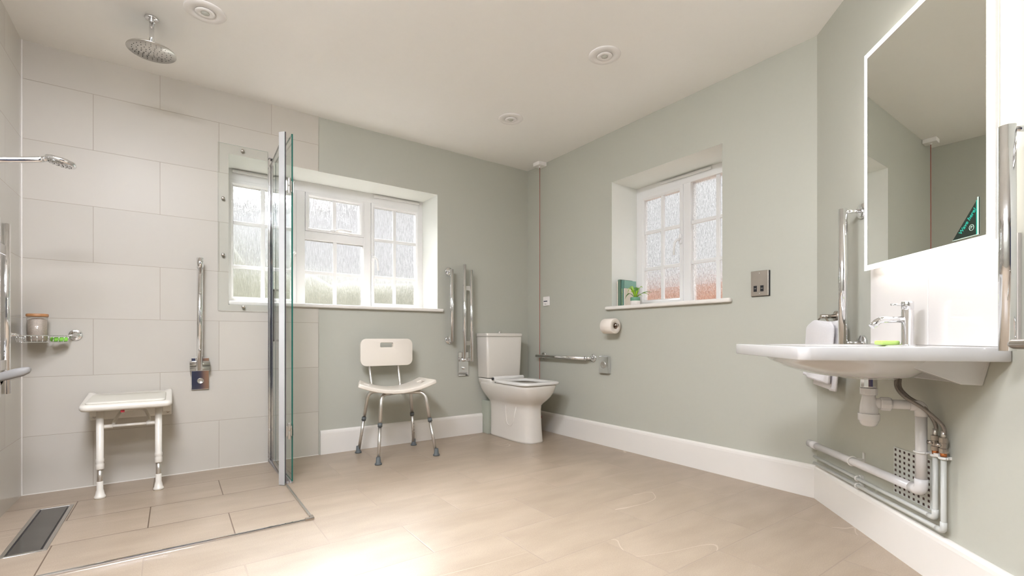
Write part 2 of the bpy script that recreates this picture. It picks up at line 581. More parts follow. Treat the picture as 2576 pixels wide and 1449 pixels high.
def build(name, mb, mats, parent=None, bevel=0.0, seg=2, solid=0.0, subd=0, loc=None, autosm=True):
    bm = mb.bm
    bmesh.ops.remove_doubles(bm, verts=bm.verts, dist=1e-6)
    bmesh.ops.recalc_face_normals(bm, faces=bm.faces)
    base = rootloc(parent) if parent else (Vector(loc) if loc is not None else Vector((0, 0, 0)))
    if base.length:
        bmesh.ops.translate(bm, verts=bm.verts, vec=-base)
    me = bpy.data.meshes.new(name)
    bm.to_mesh(me)
    bm.free()
    for m in (mats if isinstance(mats, (list, tuple)) else [mats]):
        me.materials.append(m)
    o = bpy.data.objects.new(name, me)
    COL.objects.link(o)
    if parent:
        o.parent = parent
    elif loc is not None:
        o.location = base
    if solid:
        md = o.modifiers.new('solid', 'SOLIDIFY')
        md.thickness = solid
        md.offset = 0
    if bevel:
        md = o.modifiers.new('bevel', 'BEVEL')
        md.width = bevel
        md.segments = seg
        md.limit_method = 'ANGLE'
        md.angle_limit = R(35)
        md.harden_normals = False
    if subd:
        md = o.modifiers.new('sub', 'SUBSURF')
        md.levels = md.render_levels = subd
    return o


def tag(o, label=None, cat=None, group=None, kind=None):
    if label: o['label'] = label
    if cat: o['category'] = cat
    if group: o['group'] = group
    if kind: o['kind'] = kind
    return o


def thing(name, label, cat, loc, group=None):
    o = bpy.data.objects.new(name, None)
    o.empty_display_size = 0.05
    COL.objects.link(o)
    o.location = loc
    return tag(o, label, cat, group)


def dup(root, vec, label):
    r = root.copy()
    COL.objects.link(r)
    r.location = root.location + Vector(vec)
    r['label'] = label
    for ch in list(root.children):
        c = ch.copy()
        COL.objects.link(c)
        c.parent = r
        for g in list(ch.children):
            d = g.copy()
            COL.objects.link(d)
            d.parent = c
    return r


def struct(name, mb, mats, parent=None, **k):
    o = build(name, mb, mats, parent, **k)
    if not parent:
        o['kind'] = 'structure'
    return o


# ------------------------------------------------------------------ room shell
YB = -5.20
XR = -1.34
SE = 1.895                      # length of the angled wall
struct('floor', MB().box((-W - .4, YB - .4, -.12), (.4, .4, 0)), FTILE)
struct('ceiling', MB().box((-W - .4, YB - .4, H), (.4, .4, H + .12)), CEIL)

T1 = (-2.437, -0.946, 1.048, 2.022)


def paint_reveals(o, opening, f, tile=None):
    pass


wa = MB(fA)
a0, a1, z0, z1 = T1
SP = -1.8868
tp = 0.006                       # tiles stand proud of the plaster
wa.box((-W - .4, -.36, 0), (a0, tp, H), 1)
wa.box((a0, -.36, 0), (SP, tp, z0), 1)
wa.box((a0, -.36, z1), (SP, tp, H), 1)
wa.box((SP, -.36, 0), (a1, 0, z0), 0)
wa.box((SP, -.36, z1), (a1, 0, H), 0)
wa.box((a1, -.36, 0), (.4, 0, H), 0)
for f in wa.bm.faces:            # faces of the window opening are plastered white
    c = f.calc_center_median()
    n = f.normal if f.normal.length else Vector((0, 0, 0))
    f.normal_update()
    n = f.normal
    if -.0 < c.y < .35 and a0 - .001 <= c.x <= a1 + .001 and z0 - .01 <= c.z <= z1 + .01 and abs(n.y) < .5:
        f.material_index = 2
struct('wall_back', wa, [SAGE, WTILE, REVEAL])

T2 = (1.053, 1.948, 1.048, 2.024)
wb = MB(fB)
b0, b1, z0, z1 = T2
wb.box((-.36, -.36, 0), (b0, 0, H))
wb.box((b0, -.36, 0), (b1, 0, z0))
wb.box((b0, -.36, z1), (b1, 0, H))
wb.box((b1, -.36, 0), (-YC + .25, 0, H))
for f in wb.bm.faces:
    f.normal_update()
    c, n = f.calc_center_median(), f.normal
    if 0 < c.x < .35 and -b1 - .001 <= c.y <= -b0 + .001 and z0 - .01 <= c.z <= z1 + .01 and abs(n.x) < .5:
        f.material_index = 1
struct('wall_right', wb, [SAGE, REVEAL])
struct('wall_angled', MB(fC).box((0, -.30, 0), (SE, 0, H)), SAGE)
wl = MB(fD).box((-.0, -.30, 0), (1.62, .006, H), 0).box((1.62, -.30, 0), (-YB + .3, 0, H), 1)
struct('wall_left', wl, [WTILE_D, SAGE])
struct('wall_near', MB().box((-W - .3, YB - .3, 0), (XR + .3, YB, H)), DIMW)
struct('wall_near_right', MB().box((XR, YB - .3, 0), (XR + .3, -3.80, H)), DIMW)
# door behind the camera, seen only in chrome reflections
dr = struct('door_1', MB().box((-3.15, YB, 0), (-2.36, YB + .04, 2.04)), NAVY)
build('door_frame', MB().box((-3.22, YB, 0), (-3.15, YB + .06, 2.11)).box((-2.36, YB, 0), (-2.20, YB + .06, 2.11)).box((-3.22, YB, 2.04), (-2.20, YB + .06, 2.11)), OAK, dr)
build('door_handle', MB().tube(bend([(-3.08, YB + .04, 1.0), (-3.08, YB + .09, 1.0), (-2.97, YB + .09, 1.0)], .02), .009), CHROME, dr)


def skirt(name, f, s0, s1, h=.170, t=.018):
    prof = [(0, 0), (t, 0), (t, h - .022), (t - .002, h - .010), (t - .007, h - .003), (t - .012, h), (0, h)]
    mb = MB(f)
    mb.loft([[(s, p[0], p[1]) for p in prof] for s in (s0, s1)], smooth=False)
    return struct(name, mb, WHITEP)


skirt('baseboard_back', fA, -1.874, -.515)
skirt('baseboard_right', fB, .0, -YC + .002)
k = .018 * math.tan(R(22.5))
skirt('baseboard_angled', fC, -.002, SE)
skirt('baseboard_near', lambda p: Vector((p[0], YB + p[1], p[2])), -2.18, XR)

struct('trim_1', MB(fA).box((-W + .006, .006, 0), (-W + .011, .011, H)).box((-W + .006, .006, 0), (SP, .0095, .0035)), mat('white_silicone', (0.74, 0.71, 0.66), 0.4))

# boxed-in pipe behind the toilet
bx = build('pipe_boxing', MB().box((-.510, -.095, 0), (-.27, 0, .286)), SAGEBOX, loc=(-.39, -.05, 0), bevel=.002)
tag(bx, 'low sage painted pipe boxing on the floor behind the toilet', 'boxing')

# ------------------------------------------------------------------ windows


def frame_rect(mb, s0, s1, z0, z1, w, o0, o1, wt=None, wb_=None):
    wt = w if wt is None else wt
    wb_ = w if wb_ is None else wb_
    mb.box((s0, o0, z0), (s0 + w, o1, z1))
    mb.box((s1 - w, o0, z0), (s1, o1, z1))
    mb.box((s0 + w, o0, z0), (s1 - w, o1, z0 + wb_))
    mb.box((s0 + w, o0, z1 - wt), (s1 - w, o1, z1))


def bevel_frame(mb, s0, s1, z0, z1, w, o_out, o_in, back):
    """sash frame whose inner edge slopes towards the glass"""
    def rect(a, o): return [(s0 + a, o, z0 + a), (s1 - a, o, z0 + a), (s1 - a, o, z1 - a), (s0 + a, o, z1 - a)]
    mb.loft([rect(0, back), rect(0, o_out), rect(w * .62, o_out), rect(w * .92, o_in), rect(w, o_in), rect(w, back)], False, False, smooth=False)


def handle(parent, f, s, z, o, dir_s, horiz=False):
    h = build('handle', MB(f).box((s - .012, o, z - .035), (s + .012, o + .012, z + .035)) if not horiz else
              MB(f).box((s - .035, o, z - .010), (s + .035, o + .012, z + .010)), UPVC, parent, bevel=.004)
    if horiz:
        pts = [(s + .01, o + .012, z + .002), (s + .012, o + .035, z + .006), (s + .05, o + .044, z + .012), (s + .12, o + .042, z + .004)]
    else:
        pts = [(s, o + .010, z), (s + dir_s * .004, o + .036, z - .006), (s + dir_s * .022, o + .045, z - .03), (s + dir_s * .030, o + .042, z - .115)]
    build('lever', MB(f).tube(bend(pts, .02, 5), [.011] + [.0085] * (len(bend(pts, .02, 5)) - 2) + [.007], 12), UPVC, h)
    return h


def sash(win, f, s0, s1, z0, z1, w, mun_s, mun_z, pane_mat, o=-.283, name='sash'):
    mb = MB(f)
    bevel_frame(mb, s0, s1, z0, z1, w, o, o - .012, o - .05)
    fr = build(name, mb, UPVC, win)
    g = MB(f).box((s0 + w - .004, o - .034, z0 + w - .004), (s1 - w + .004, o - .030, z1 - w + .004))
    build('pane', g, pane_mat, fr)
    mm = MB(f)
    for a in mun_s:
        mm.box((a - .0135, o - .030, z0 + w), (a + .0135, o - .014, z1 - w))
    for a in mun_z:
        mm.box((s0 + w, o - .0295, a - .0125), (s1 - w, o - .0145, a + .0125))
    if mun_s or mun_z:
        build('glazing_bars', mm, UPVC, fr, bevel=.003)
    return fr


# window 1, over the shower and the chair
mb = MB(fA)
mb.box((-2.437, -.36, 1.048), (-2.420, -.29, 2.022))
mb.box((-.9765, -.36, 1.048), (-.946, -.29, 2.022))
mb.box((-2.420, -.36, 1.9446), (-.9765, -.29, 2.022))
mb.box((-2.420, -.36, 1.048), (-.9765, -.29, 1.090))
mb.box((-1.974, -.36, 1.090), (-1.914, -.29, 1.9446))
mb.box((-1.466, -.36, 1.090), (-1.407, -.29, 1.9446))
mb.box((-1.914, -.36, 1.588), (-1.466, -.29, 1.650))
w1 = struct('window_1', mb, UPVC, bevel=.002)
MZ = (1.336, 1.648)
sl = sash(w1, fA, -2.418, -1.976, 1.091, 1.943, .034, (-2.198,), MZ, PANE1)
handle(sl, fA, -1.990, 1.470, -.283, -1)
sc_ = sash(w1, fA, -1.912, -1.468, 1.652, 1.943, .030, (-1.695,), (), PANE1)
handle(sc_, fA, -1.700, 1.668, -.283, 1, True)
sr = sash(w1, fA, -1.405, -.978, 1.091, 1.943, .030, (-1.200,), MZ, PANE1)
handle(sr, fA, -1.392, 1.500, -.283, 1)
fx = build('fixed_light', MB(fA).box((-1.914, -.324, 1.588 - .008), (-1.466, -.320, 1.588)).box((-1.703 + .0, -.318, 1.09), (-1.676, -.302, 1.588)).box((-1.914, -.3175, 1.3235), (-1.466, -.3025, 1.3485)), UPVC, w1, bevel=.002)
build('pane', MB(fA).box((-1.914, -.322, 1.088), (-1.466, -.318, 1.589)), PANE1, fx)
for s0, s1 in ((-2.394, -1.985), (-1.385, -.983)):
    build('trickle_vent', MB(fA).box((s0, -.289, 1.992), (s1, -.272, 2.012)), UPVC, w1, bevel=.005, seg=3)
sm = MB(fA).box((-2.437, -.30, 1.048), (-.946, .0, 1.0744)).box((-2.165, -.002, 1.048), (-.901, .032, 1.0744))
build('window_sill', sm, WHITEP, w1, bevel=.010, seg=4)

# window 2, over the loo roll
mb = MB(fB)
mb.box((1.053, -.36, 1.048), (1.088, -.29, 2.024))
mb.box((1.918, -.36, 1.048), (1.948, -.29, 2.024))
mb.box((1.088, -.36, 1.953), (1.918, -.29, 2.024))
mb.box((1.088, -.36, 1.048), (1.918, -.29, 1.092))
mb.box((1.4785, -.36, 1.092), (1.538, -.29, 1.953))
w2 = struct('window_2', mb, UPVC, bevel=.002)
s2 = sash(w2, fB, 1.089, 1.480, 1.093, 1.952, .036, (1.292,), (1.372, 1.658), PANE2)
handle(s2, fB, 1.462, 1.555, -.283, -1)
fx = build('fixed_light', MB(fB).box((1.727, -.316, 1.092), (1.754, -.300, 1.953)).box((1.538, -.3155, 1.3635), (1.918, -.3005, 1.3885)).box((1.538, -.3155, 1.6505), (1.918, -.3005, 1.6755)), UPVC, w2, bevel=.002)
build('pane', MB(fB).box((1.538, -.322, 1.092), (1.918, -.318, 1.953)), PANE2, fx)
build('trickle_vent', MB(fB).box((1.287, -.289, 1.996), (1.706, -.272, 2.014)), UPVC, w2, bevel=.005, seg=3)
sm = MB(fB).box((1.053, -.30, 1.048), (1.948, .0, 1.0744)).box((1.0075, -.002, 1.048), (2.0127, .032, 1.0744))
build('window_sill', sm, WHITEP, w2, bevel=.010, seg=4)

# outdoors
struct('ground', MB().box((-8, .42, -.35), (9, 9, -.25)).box((.42, -8, -.35), (9, .42, -.25)), GRASS)
gw = build('garden_wall', MB().box((2.6, -7.5, -.25), (2.82, 1.9, 1.50)), BRICK, loc=(2.7, -2.8, -.25))
tag(gw, 'red brick garden wall outside the smaller window', 'wall')
hb = MB()
rings = []
for i in range(0, 41):
    x = -7.5 + i * .25
    hh = 1.62 + .20 * noise.noise(Vector((x * .9, 1.3, 0))) + (0.45 if x < -2.2 else (.1 if x < -1 else -.06))
    r = []
    for j in range(12):
        a = PI * j / 11
        q = Vector((x, 3.1 - .45 * math.cos(a) * 1.0, -.25 + (hh + .25) * (math.sin(a) ** .45 if 0 < j < 11 else 0)))
        q += Vector((0, 1, 1)) * .10 * noise.noise(q * 3.1)
        r.append(q)
    rings.append(r)
hb.loft(rings)
hg = build('garden_hedge', hb, HEDGE, loc=(-2.5, 3.1, -.25))
tag(hg, 'dull green clipped garden hedge outside the wide window', 'hedge')

# ------------------------------------------------------------------ ceiling fittings
th = thing('ceiling_downlight', 'white round ceiling downlight nearest the shower head', 'ceiling light', (-2.60, -.825, H), 'round white downlights in the ceiling')
build('bezel', MB().lathe([(.0, 0), (.088, 0), (.088, -.002), (.084, -.005), (.046, -.0075), (.045, -.005), (.0, -.005)], (-2.60, -.825, H), n=48, cap=False), FITW, th)
build('inner_ring', MB().lathe([(.0, -.004), (.043, -.006), (.041, -.010), (.022, -.011), (.019, -.008), (.0, -.008)], (-2.60, -.825, H), n=40, cap=False), FITW, th)
build('lens', MB().lathe([(.018, -.008), (.017, -.011), (.010, -.014), (.0, -.0145)], (-2.60, -.825, H), n=28, cap=False), LINER, th)
dup(th, (1.828, -.880, 0), 'white round ceiling downlight nearest the camera, above the open floor')
dup(th, (1.846, .046, 0), 'white round ceiling downlight farthest back, near the toilet corner')

# fill lamps added out of view to brighten the room
t_ = thing('added_fill_lamp', 'added round opal fill lamp above the near left wall, out of view', 'fill lamp', (-2.95, -2.20, H), 'added fill lamps out of view')
build('base', MB().lathe([(0, 0), (.31, 0), (.31, -.02), (0, -.02)], (-2.95, -2.20, H), n=48, cap=False), FITW, t_)
build('diffuser', MB().lathe([(.30, -.02), (.30, -.05), (.26, -.085), (0, -.10)], (-2.95, -2.20, H), n=48, cap=False), FILLM, t_)


dup(t_, (-.05, -1.0, 0), 'added round opal fill lamp beside the camera by the left wall, out of view')

t_ = thing('pull_cord_switch', 'white ceiling pull switch with long red emergency cord in the corner', 'pull cord', (-.045, -.235, H))
build('switch_box', MB().box((-.089, -.279, H - .034), (-.001, -.191, H)), FITW, t_, bevel=.004)
build('spout', MB().lathe([(.010, -.034), (.007, -.042), (.0, -.043)], (-.045, -.235, H), n=16), FITW, t_)
build('cord', MB().tube([(-.045, -.235, H - .04), (-.046, -.236, 1.6), (-.047, -.236, .80), (-.049, -.237, .76), (-.048, -.236, .14)], .0022, 8), CORD, t_)
build('bangle', MB().tube([(-.048 + .022 * math.sin(a), -.236, .118 + .022 * math.cos(a)) for a in [2 * PI * i / 20 for i in range(21)]], .003, 8), CORD, t_)

# rain shower head
hx, hy = -2.812, -.617
t_ = thing('rain_shower_head', 'round rain shower head on a short arm from the ceiling', 'shower head', (hx, hy, H))
build('ceiling_rose', MB().lathe([(0, 0), (.029, 0), (.029, -.006), (.026, -.009), (.0, -.009)], (hx, hy, H), n=32, cap=False), CHROME, t_)
build('collar', MB().lathe([(.013, -.009), (.013, -.022), (.011, -.024)], (hx, hy, H), n=24), CHROME, t_)
build('arm', MB().cyl((hx, hy, H - .02), (hx, hy, 2.255), .0105), CHROME, t_)
hd = build('head', MB().lathe([(.0, .018), (.012, .016), (.03, .006), (.099, .001), (.1005, -.002), (.099, -.004), (.0, -.004)], (hx, hy, 2.246), n=64, cap=False), STEEL, t_)
nz = MB()
for rr, cnt in ((.078, 24), (.060, 18), (.042, 12), (.024, 8), (.008, 3)):
    for i in range(cnt):
        a = 2 * PI * i / cnt + rr * 20
        nz.lathe([(.0018, 0), (.0018, -.002), (.0, -.002)], (hx + rr * math.cos(a), hy + rr * math.sin(a), 2.2425), n=6, smooth=False)
build('nozzles', nz, BLACK, hd)

# ------------------------------------------------------------------ glass guard over the window in the shower
t_ = thing('glass_splash_guard', 'clear glass guard sheet screwed over the shower end of the window', 'glass guard', (-2.353, -.02, 1.012))
gm = MB(fA)
gm.box((-2.497, .016, 1.012), (-2.2135, .022, 2.078))
for f in gm.bm.faces:
    f.normal_update()
    f.material_index = 0 if abs(f.normal.y) > .5 else 1
gp = build('glass_sheet', gm, [GLASSP, EDGEL], t_)
for x, z in ((-2.3604, 2.050), (-2.4688, 1.7242), (-2.4688, 1.364), (-2.3558, 1.0359)):
    build('screw_cap', MB(fA).lathe([(0, .0), (.009, .0), (.009, .014), (.0095, .022), (.0095, .027), (.008, .029), (0, .029)], (x, .006, z), (0, 1, 0), n=24, cap=False), NICKEL, t_)

# ------------------------------------------------------------------ shower screen
t_ = thing('shower_screen', 'folding clear glass shower screen hinged on a chrome wall channel', 'shower screen', (-2.20, -.30, 0))
ch = MB(fA).box((-2.206, .006, 0), (-2.179, .012, 2.032)).box((-2.206, .012, 0), (-2.199, .036, 2.032)).box((-2.186, .012, 0), (-2.179, .036, 2.032))
ch.box((-2.212, .010, 0), (-2.206, .020, 2.028))
build('wall_channel', ch, CHROME, t_, bevel=.0015)
build('channel_cap', MB(fA).box((-2.209, .006, 2.032), (-2.177, .038, 2.037)), GREYP, t_, bevel=.001)


def panel(name, p, q, z0, z1, th_, mats, parent, near):
    p, q = Vector((p[0], p[1], 0)), Vector((q[0], q[1], 0))
    d = (q - p).normalized()
    n = Vector((-d.y, d.x, 0)) * th_ / 2
    mb = MB()
    mb.loft([[p + n + Vector((0, 0, z)), q + n + Vector((0, 0, z)), q - n + Vector((0, 0, z)), p - n + Vector((0, 0, z))] for z in (z0, z1)], smooth=False)
    for f in mb.bm.faces:
        f.normal_update()
        f.material_index = 0 if abs(f.normal.dot(n.normalized())) > .5 else 1
    return build(name, mb, mats, parent)


g1 = panel('fixed_glass', (-2.1925, -.014), (-2.212, -.626), .014, 2.0, .008, [GLASS, EDGED], t_, True)
panel('edge_seal', (-2.2400, -.604), (-2.2165, -.634), .004, 1.998, .003, [SEAL, EDGEL], g1, True)
g2 = panel('folded_glass', (-2.174, -.070), (-2.1735, -.616), .014, 2.0, .008, [GLASS, EDGE], t_, True)
build('bottom_seal', MB().box((-2.205, -.60, 0), (-2.190, -.03, .013)), SEAL, t_)
build('bottom_seal', MB().box((-2.181, -.60, 0.001), (-2.166, -.08, .013)), SEAL, g2)
for z in (1.694, .306):
    hb_ = MB()
    hb_.cyl((-2.193, -.634, z - .046), (-2.193, -.634, z - .001), .0085, n=20)
    hb_.cyl((-2.193, -.634, z + .001), (-2.193, -.634, z + .046), .0085, n=20)
    hb_.box((-2.209, -.634, z - .03), (-2.204, -.600, z + .03)).box((-2.220, -.632, z - .03), (-2.216, -.600, z + .03))
    hb_.box((-2.182, -.634, z - .03), (-2.178, -.600, z + .03)).box((-2.169, -.622, z - .03), (-2.165, -.590, z + .03))
    hb_.box((-2.205, -.637, z - .026), (-2.180, -.630, z + .026))
    build('hinge', hb_, STEEL, t_, bevel=.001)
hd_ = MB()
for x in (-2.150, -2.1985):
    hd_.box((x - .006, -.180, .811), (x + .006, -.168, 1.147))
for z in (.811, 1.135):
    hd_.box((-2.205, -.180, z), (-2.144, -.168, z + .012))
build('door_handle', hd_, mat('chrome_dark_reflection', (0.08, 0.075, 0.07), 0.3, 0.8), g2, bevel=.001)  # dark colour stands in for dark reflections in the chrome handle

t_ = thing('floor_threshold_strip', 'slim chrome strip on the floor marking the shower edge', 'threshold strip', (-2.206, -1.243, 0))
build('strip', MB().box((-2.2115, -1.236, 0), (-2.2005, -.640, .008)), STEEL, t_, bevel=.003)
build('strip', MB().box((-W + .006, -1.2495, 0), (-2.235, -1.2385, .008)), CHROME, t_, bevel=.003)
build('corner_bracket', MB().box((-2.238, -1.252, 0), (-2.198, -1.236, .012)).box((-2.2145, -1.240, 0), (-2.1975, -1.212, .012)), NICKEL, t_, bevel=.003)

t_ = thing('floor_drain', 'long dark steel shower drain set in the floor by the left wall', 'floor drain', (-3.195, -.65, 0))
fm = MB()
x0, x1, y0, y1 = -3.262, -3.128, -.968, -.345
fm.box((x0, y0, 0), (x0 + .014, y1, .0035)).box((x1 - .014, y0, 0), (x1, y1, .0035)).box((x0 + .014, y0, 0), (x1 - .014, y0 + .012, .0035)).box((x0 + .014, y1 - .012, 0), (x1 - .014, y1, .0035))
build('frame', fm, STEEL, t_, bevel=.001)
build('slot', MB().box((x0 + .014, y0 + .012, 0), (x1 - .014, y1 - .012, .0008)), BLACK, t_)
build('cover_plate', MB().box((x0 + .021, y0 + .014, .0008), (x1 - .021, y1 - .014, .0030)), DARKST, t_, bevel=.0006)

# ------------------------------------------------------------------ left wall shower fittings
t_ = thing('folding_double_rail', 'double chrome folding support rail folded up beside the left wall shower tap', 'support rail', (-3.36, -.66, .55))
for s in (.642, .790):
    build('rail', MB(fD).cyl((s, .078, .595), (s, .078, 1.322), .0140, n=24), CHROME, t_)
for z in (1.205, .72):
    build('cross_link', MB(fD).box((.654, .074, z - .021), (.778, .082, z + .021)), STEEL, t_, bevel=.001)
build('hinge_tube', MB(fD).cyl((.640, .052, .645), (.800, .052, .645), .017, n=24), CHROME, t_)
build('wall_plate', MB(fD).box((.672, .006, .50), (.772, .030, .70)), CHROME, t_, bevel=.003)

t_ = thing('hand_shower', 'chrome hand shower held on a riser rail at the left wall', 'hand shower', (-3.33, -.85, 1.0))
build('riser_rail', MB(fD).cyl((.90, .05, .95), (.90, .05, 1.75), .011), CHROME, t_)
for z in (.98, 1.72):
    build('bracket', MB(fD).cyl((.90, .006, z), (.90, .05, z), .012), CHROME, t_)
hs = MB(fD)
pts = [(.87, .05, 1.520), (.86, .10, 1.533), (.85, .17, 1.551), (.85, .214, 1.562), (.85, .228, 1.566)]


def oval(p, hw, hh, tilt=0.0, n=20):
    r = []
    for j in range(n):
        a = 2 * PI * j / n
        c, s_ = math.cos(a), math.sin(a)
        c = abs(c) ** .7 * (1 if c > 0 else -1)
        s_ = abs(s_) ** .7 * (1 if s_ > 0 else -1)
        r.append((p[0] + c * hw, p[1] + tilt * s_ * hh, p[2] + s_ * hh))
    return r


hs.loft([oval(p, .011, .0125) for p in pts])
build('handset', hs, CHROME, t_)
hh_ = MB(fD)
prof = []
c0 = Vector((.85, .278, 1.566))
ax = Vector((0.0, -.19, -.98)).normalized()
hh_.lathe([(0, -.014), (.030, -.013), (.048, -.008), (.0515, 0), (.0505, .006), (.046, .010), (.0, .011)], c0, ax, n=40, cap=False)
hd = build('spray_head', hh_, CHROME, t_)
nz = MB(fD)
u = ax.cross(Vector((1, 0, 0))).normalized()
w_ = ax.cross(u)
for rr, cnt in ((.036, 16), (.024, 10), (.010, 5)):
    for i in range(cnt):
        a = 2 * PI * i / cnt
        q = c0 + (u * math.cos(a) + w_ * math.sin(a)) * rr + ax * .0105
        nz.lathe([(.0018, 0), (.0018, .0015), (0, .0015)], q, ax, n=6, smooth=False)
build('nozzles', nz, GREYP, hd)
build('neck', MB(fD).tube([(.85, .222, 1.566), (.85, .240, 1.569)], [.012, .010]), CHROME, t_)

t_ = thing('shower_tap_lever', 'grey rounded lever of the wall shower tap behind the folded rail', 'shower tap', (-3.33, -.80, .65))
build('valve_body', MB(fD).lathe([(.035, 0), (.035, .02), (.022, .03), (.022, .06), (0, .062)], (.785, .006, .675), (0, 1, 0), n=28), CHROME, t_)
lv = MB(fD)
lv.loft([oval(p, a, b) for p, a, b in (((.785, .058, .668), .014, .013), ((.79, .09, .675), .020, .0185), ((.795, .13, .688), .022, .0200), ((.80, .160, .696), .021, .0185), ((.80, .176, .701), .015, .013), ((.80, .182, .703), .006, .005))])
build('lever', lv, GREYP, t_)

# corner wire basket
t_ = thing('wire_soap_basket', 'chrome wire corner basket holding jar and soap in the shower', 'soap basket', (-3.28, -.12, .81))
bk = MB()
A_ = Vector((-3.166, -.045, .848))
B_ = Vector((-3.345, -.262, .848))
K_ = Vector((-3.362, -.028, .848))
Kk = [Vector((-3.18, -.030, .846)), Vector((-3.362, -.030, .846)), Vector((-3.362, -.235, .846)), Vector((-3.345, -.245, .846)), Vector((-3.19, -.060, .846))]
top = bend([(-3.185, -.040, .846), (-3.36, -.030, .846), (-3.362, -.225, .846), (-3.340, -.235, .846), (-3.183, -.075, .846), (-3.182, -.045, .846)], .02, 5)
bk.tube(top, .0030, 10)
low = [Vector((p.x * .93 + -3.30 * .07, p.y * .93 - .10 * .07, .812)) for p in top]
bk.tube(low, .0024, 8)
build('rim', bk, CHROME, t_)
wr = MB()
n_ = len(top)
L = sum((top[i + 1] - top[i]).length for i in range(n_ - 1))
acc = 0
nxt = .012
for i in range(n_ - 1):
    d = (top[i + 1] - top[i]).length
    while acc + d > nxt:
        t = (nxt - acc) / d
        wr.tube([top[i].lerp(top[i + 1], t), low[i].lerp(low[i + 1], t)], .0016, 6)
        nxt += .026
    acc += d
for i in range(8):
    x = -3.345 + i * .021
    ye = -.215 + max(0, (i - 1)) * .0215
    wr.tube([(x, -.040, .812), (x, min(ye, -.06), .812)], .0016, 6)
build('wires', wr, CHROME, t_)
for f_, s, z in ((fA, -3.166, .8493), (fD, .268, .8493)):
    mb = MB(f_).lathe([(0, 0), (.030, 0), (.030, .004), (.026, .008), (.022, .007), (.018, .012), (.011, .014), (.008, .020), (.008, .030), (0, .034)], (s, .006, z), (0, 1, 0), n=36, cap=False)
    if f_ is fA:
        mb.tube([(-3.166, .034, z), (-3.184, .05, .847)], .005, 10)
    else:
        mb.tube([(.268, .034, z), (.236, .044, .847)], .005, 10)
    build('wall_rose', mb, CHROME, t_)

jx, jy = -3.303, -.092
t_ = thing('bath_salt_jar', 'glass jar of pale bath salts with a wooden lid', 'jar', (jx, jy, .8135))
build('glass_body', MB().lathe([(0, 0), (.038, 0), (.041, .003), (.041, .130), (.039, .130), (.039, .004), (0, .004)], (jx, jy, .8140), n=40, cap=False), clear_glass('jar_glass', (.985, .98, .97), 1.0), t_)
build('salts', MB().lathe([(0, 0), (.0375, 0), (.0375, .108), (.02, .116), (0, .118)], (jx, jy, .8190), n=36, cap=False), SALT, t_)
build('lid', MB().lathe([(0, 0), (.0425, 0), (.0430, .002), (.0430, .012), (.041, .015), (0, .015)], (jx, jy, .9445), n=40, cap=False), WOODLID, t_)
so = build('soap_bar', MB().box((-.0325, -.018, 0), (.0325, .018, .0235)), GSOAP, bevel=.007, seg=4)
so.location = (-3.222, -.080, .8145)
so.rotation_euler = (0, 0, R(35))
tag(so, 'bright green soap bar lying in the chrome wire basket', 'soap')

# single folding rail on the tiled wall
t_ = thing('folding_support_rail', 'single chrome folding support rail with mirror finish plate on shower tiles', 'support rail', (-2.59, -.03, .51))
build('wall_plate', MB(fA).box((-2.636, .006, .512), (-2.543, .018, .709)), CHROME, t_, bevel=.002)
build('release_button', MB(fA).lathe([(.0175, 0), (.0175, .004), (.0145, .0055), (.013, .003), (0, .003)], (-2.589, .018, .566), (0, 1, 0), n=32), STEEL, t_)
build('hinge_tube', MB(fA).cyl((-2.645, .045, .672), (-2.540, .045, .672), .0165, n=24).cyl((-2.645, .050, .646), (-2.540, .050, .646), .0165, n=24), STEEL, t_)
build('rail', MB(fA).cyl((-2.597, .083, .635), (-2.593, .083, 1.290), .0165, n=28), CHROME, t_)
build('rail_tip', MB(fA).cyl((-2.5935, .088, 1.262), (-2.5935, .088, 1.322), .0185, n=28), CHROME, t_)
for z in (1.105, .760):
    build('rivet', MB(fA).lathe([(.006, 0), (.006, .002), (0, .003)], (-2.594, .099, z), (0, 1, 0), n=14), STEEL, t_)

# ------------------------------------------------------------------ fold-down shower seat
t_ = thing('shower_bench', 'white wall mounted folding shower seat with two adjustable legs', 'shower seat', (-2.92, -.2, 0))


def rrect(cx, cy, hx, hy, r, n=6):
    pts = []
    for qx, qy, a0 in ((1, 1, 0), (-1, 1, 90), (-1, -1, 180), (1, -1, 270)):
        for i in range(n + 1):
            a = R(a0 + 90 * i / n)
            pts.append((cx + qx * (hx - r) + r * math.cos(a), cy + qy * (hy - r) + r * math.sin(a)))
    return pts


def slab(mb, pts, zf, th_, er=.006):
    """slab following a height function, with softened edges"""
    c = Vector((sum(p[0] for p in pts) / len(pts), sum(p[1] for p in pts) / len(pts)))

    def ins(d): return [tuple((Vector(p) - c) * (1 - d / max(.001, (Vector(p) - c).length)) + c) for p in pts]
    R0, R1 = ins(0), ins(er)
    lv_ = [(R1, -th_), (R0, -th_ + er), (R0, -er), (R1, 0)]
    rings = [[(p[0], p[1], zf(p[0], p[1]) + dz) for p in rr_] for rr_, dz in lv_]
    inner = []
    for k_ in (.75, .5, .25, .02):
        inner.append([((p[0] - c.x) * k_ + c.x, (p[1] - c.y) * k_ + c.y) for p in R1])
    rings = [[(p[0], p[1], zf(p[0], p[1]) - th_) for p in q] for q in inner[::-1]] + rings + [[(p[0], p[1], zf(p[0], p[1])) for p in q] for q in inner]
    mb.loft(rings)
    return mb


def seat_z(x, y):
    u_ = (x + 2.921) / .19
    b = max(0, (y + .14) / .11)
    return .493 + .003 * u_ * u_ + max(0, y + .30) ** 0 * (y + .38) * .02 + b * b * (.002 + .050 * abs(u_) ** 4)


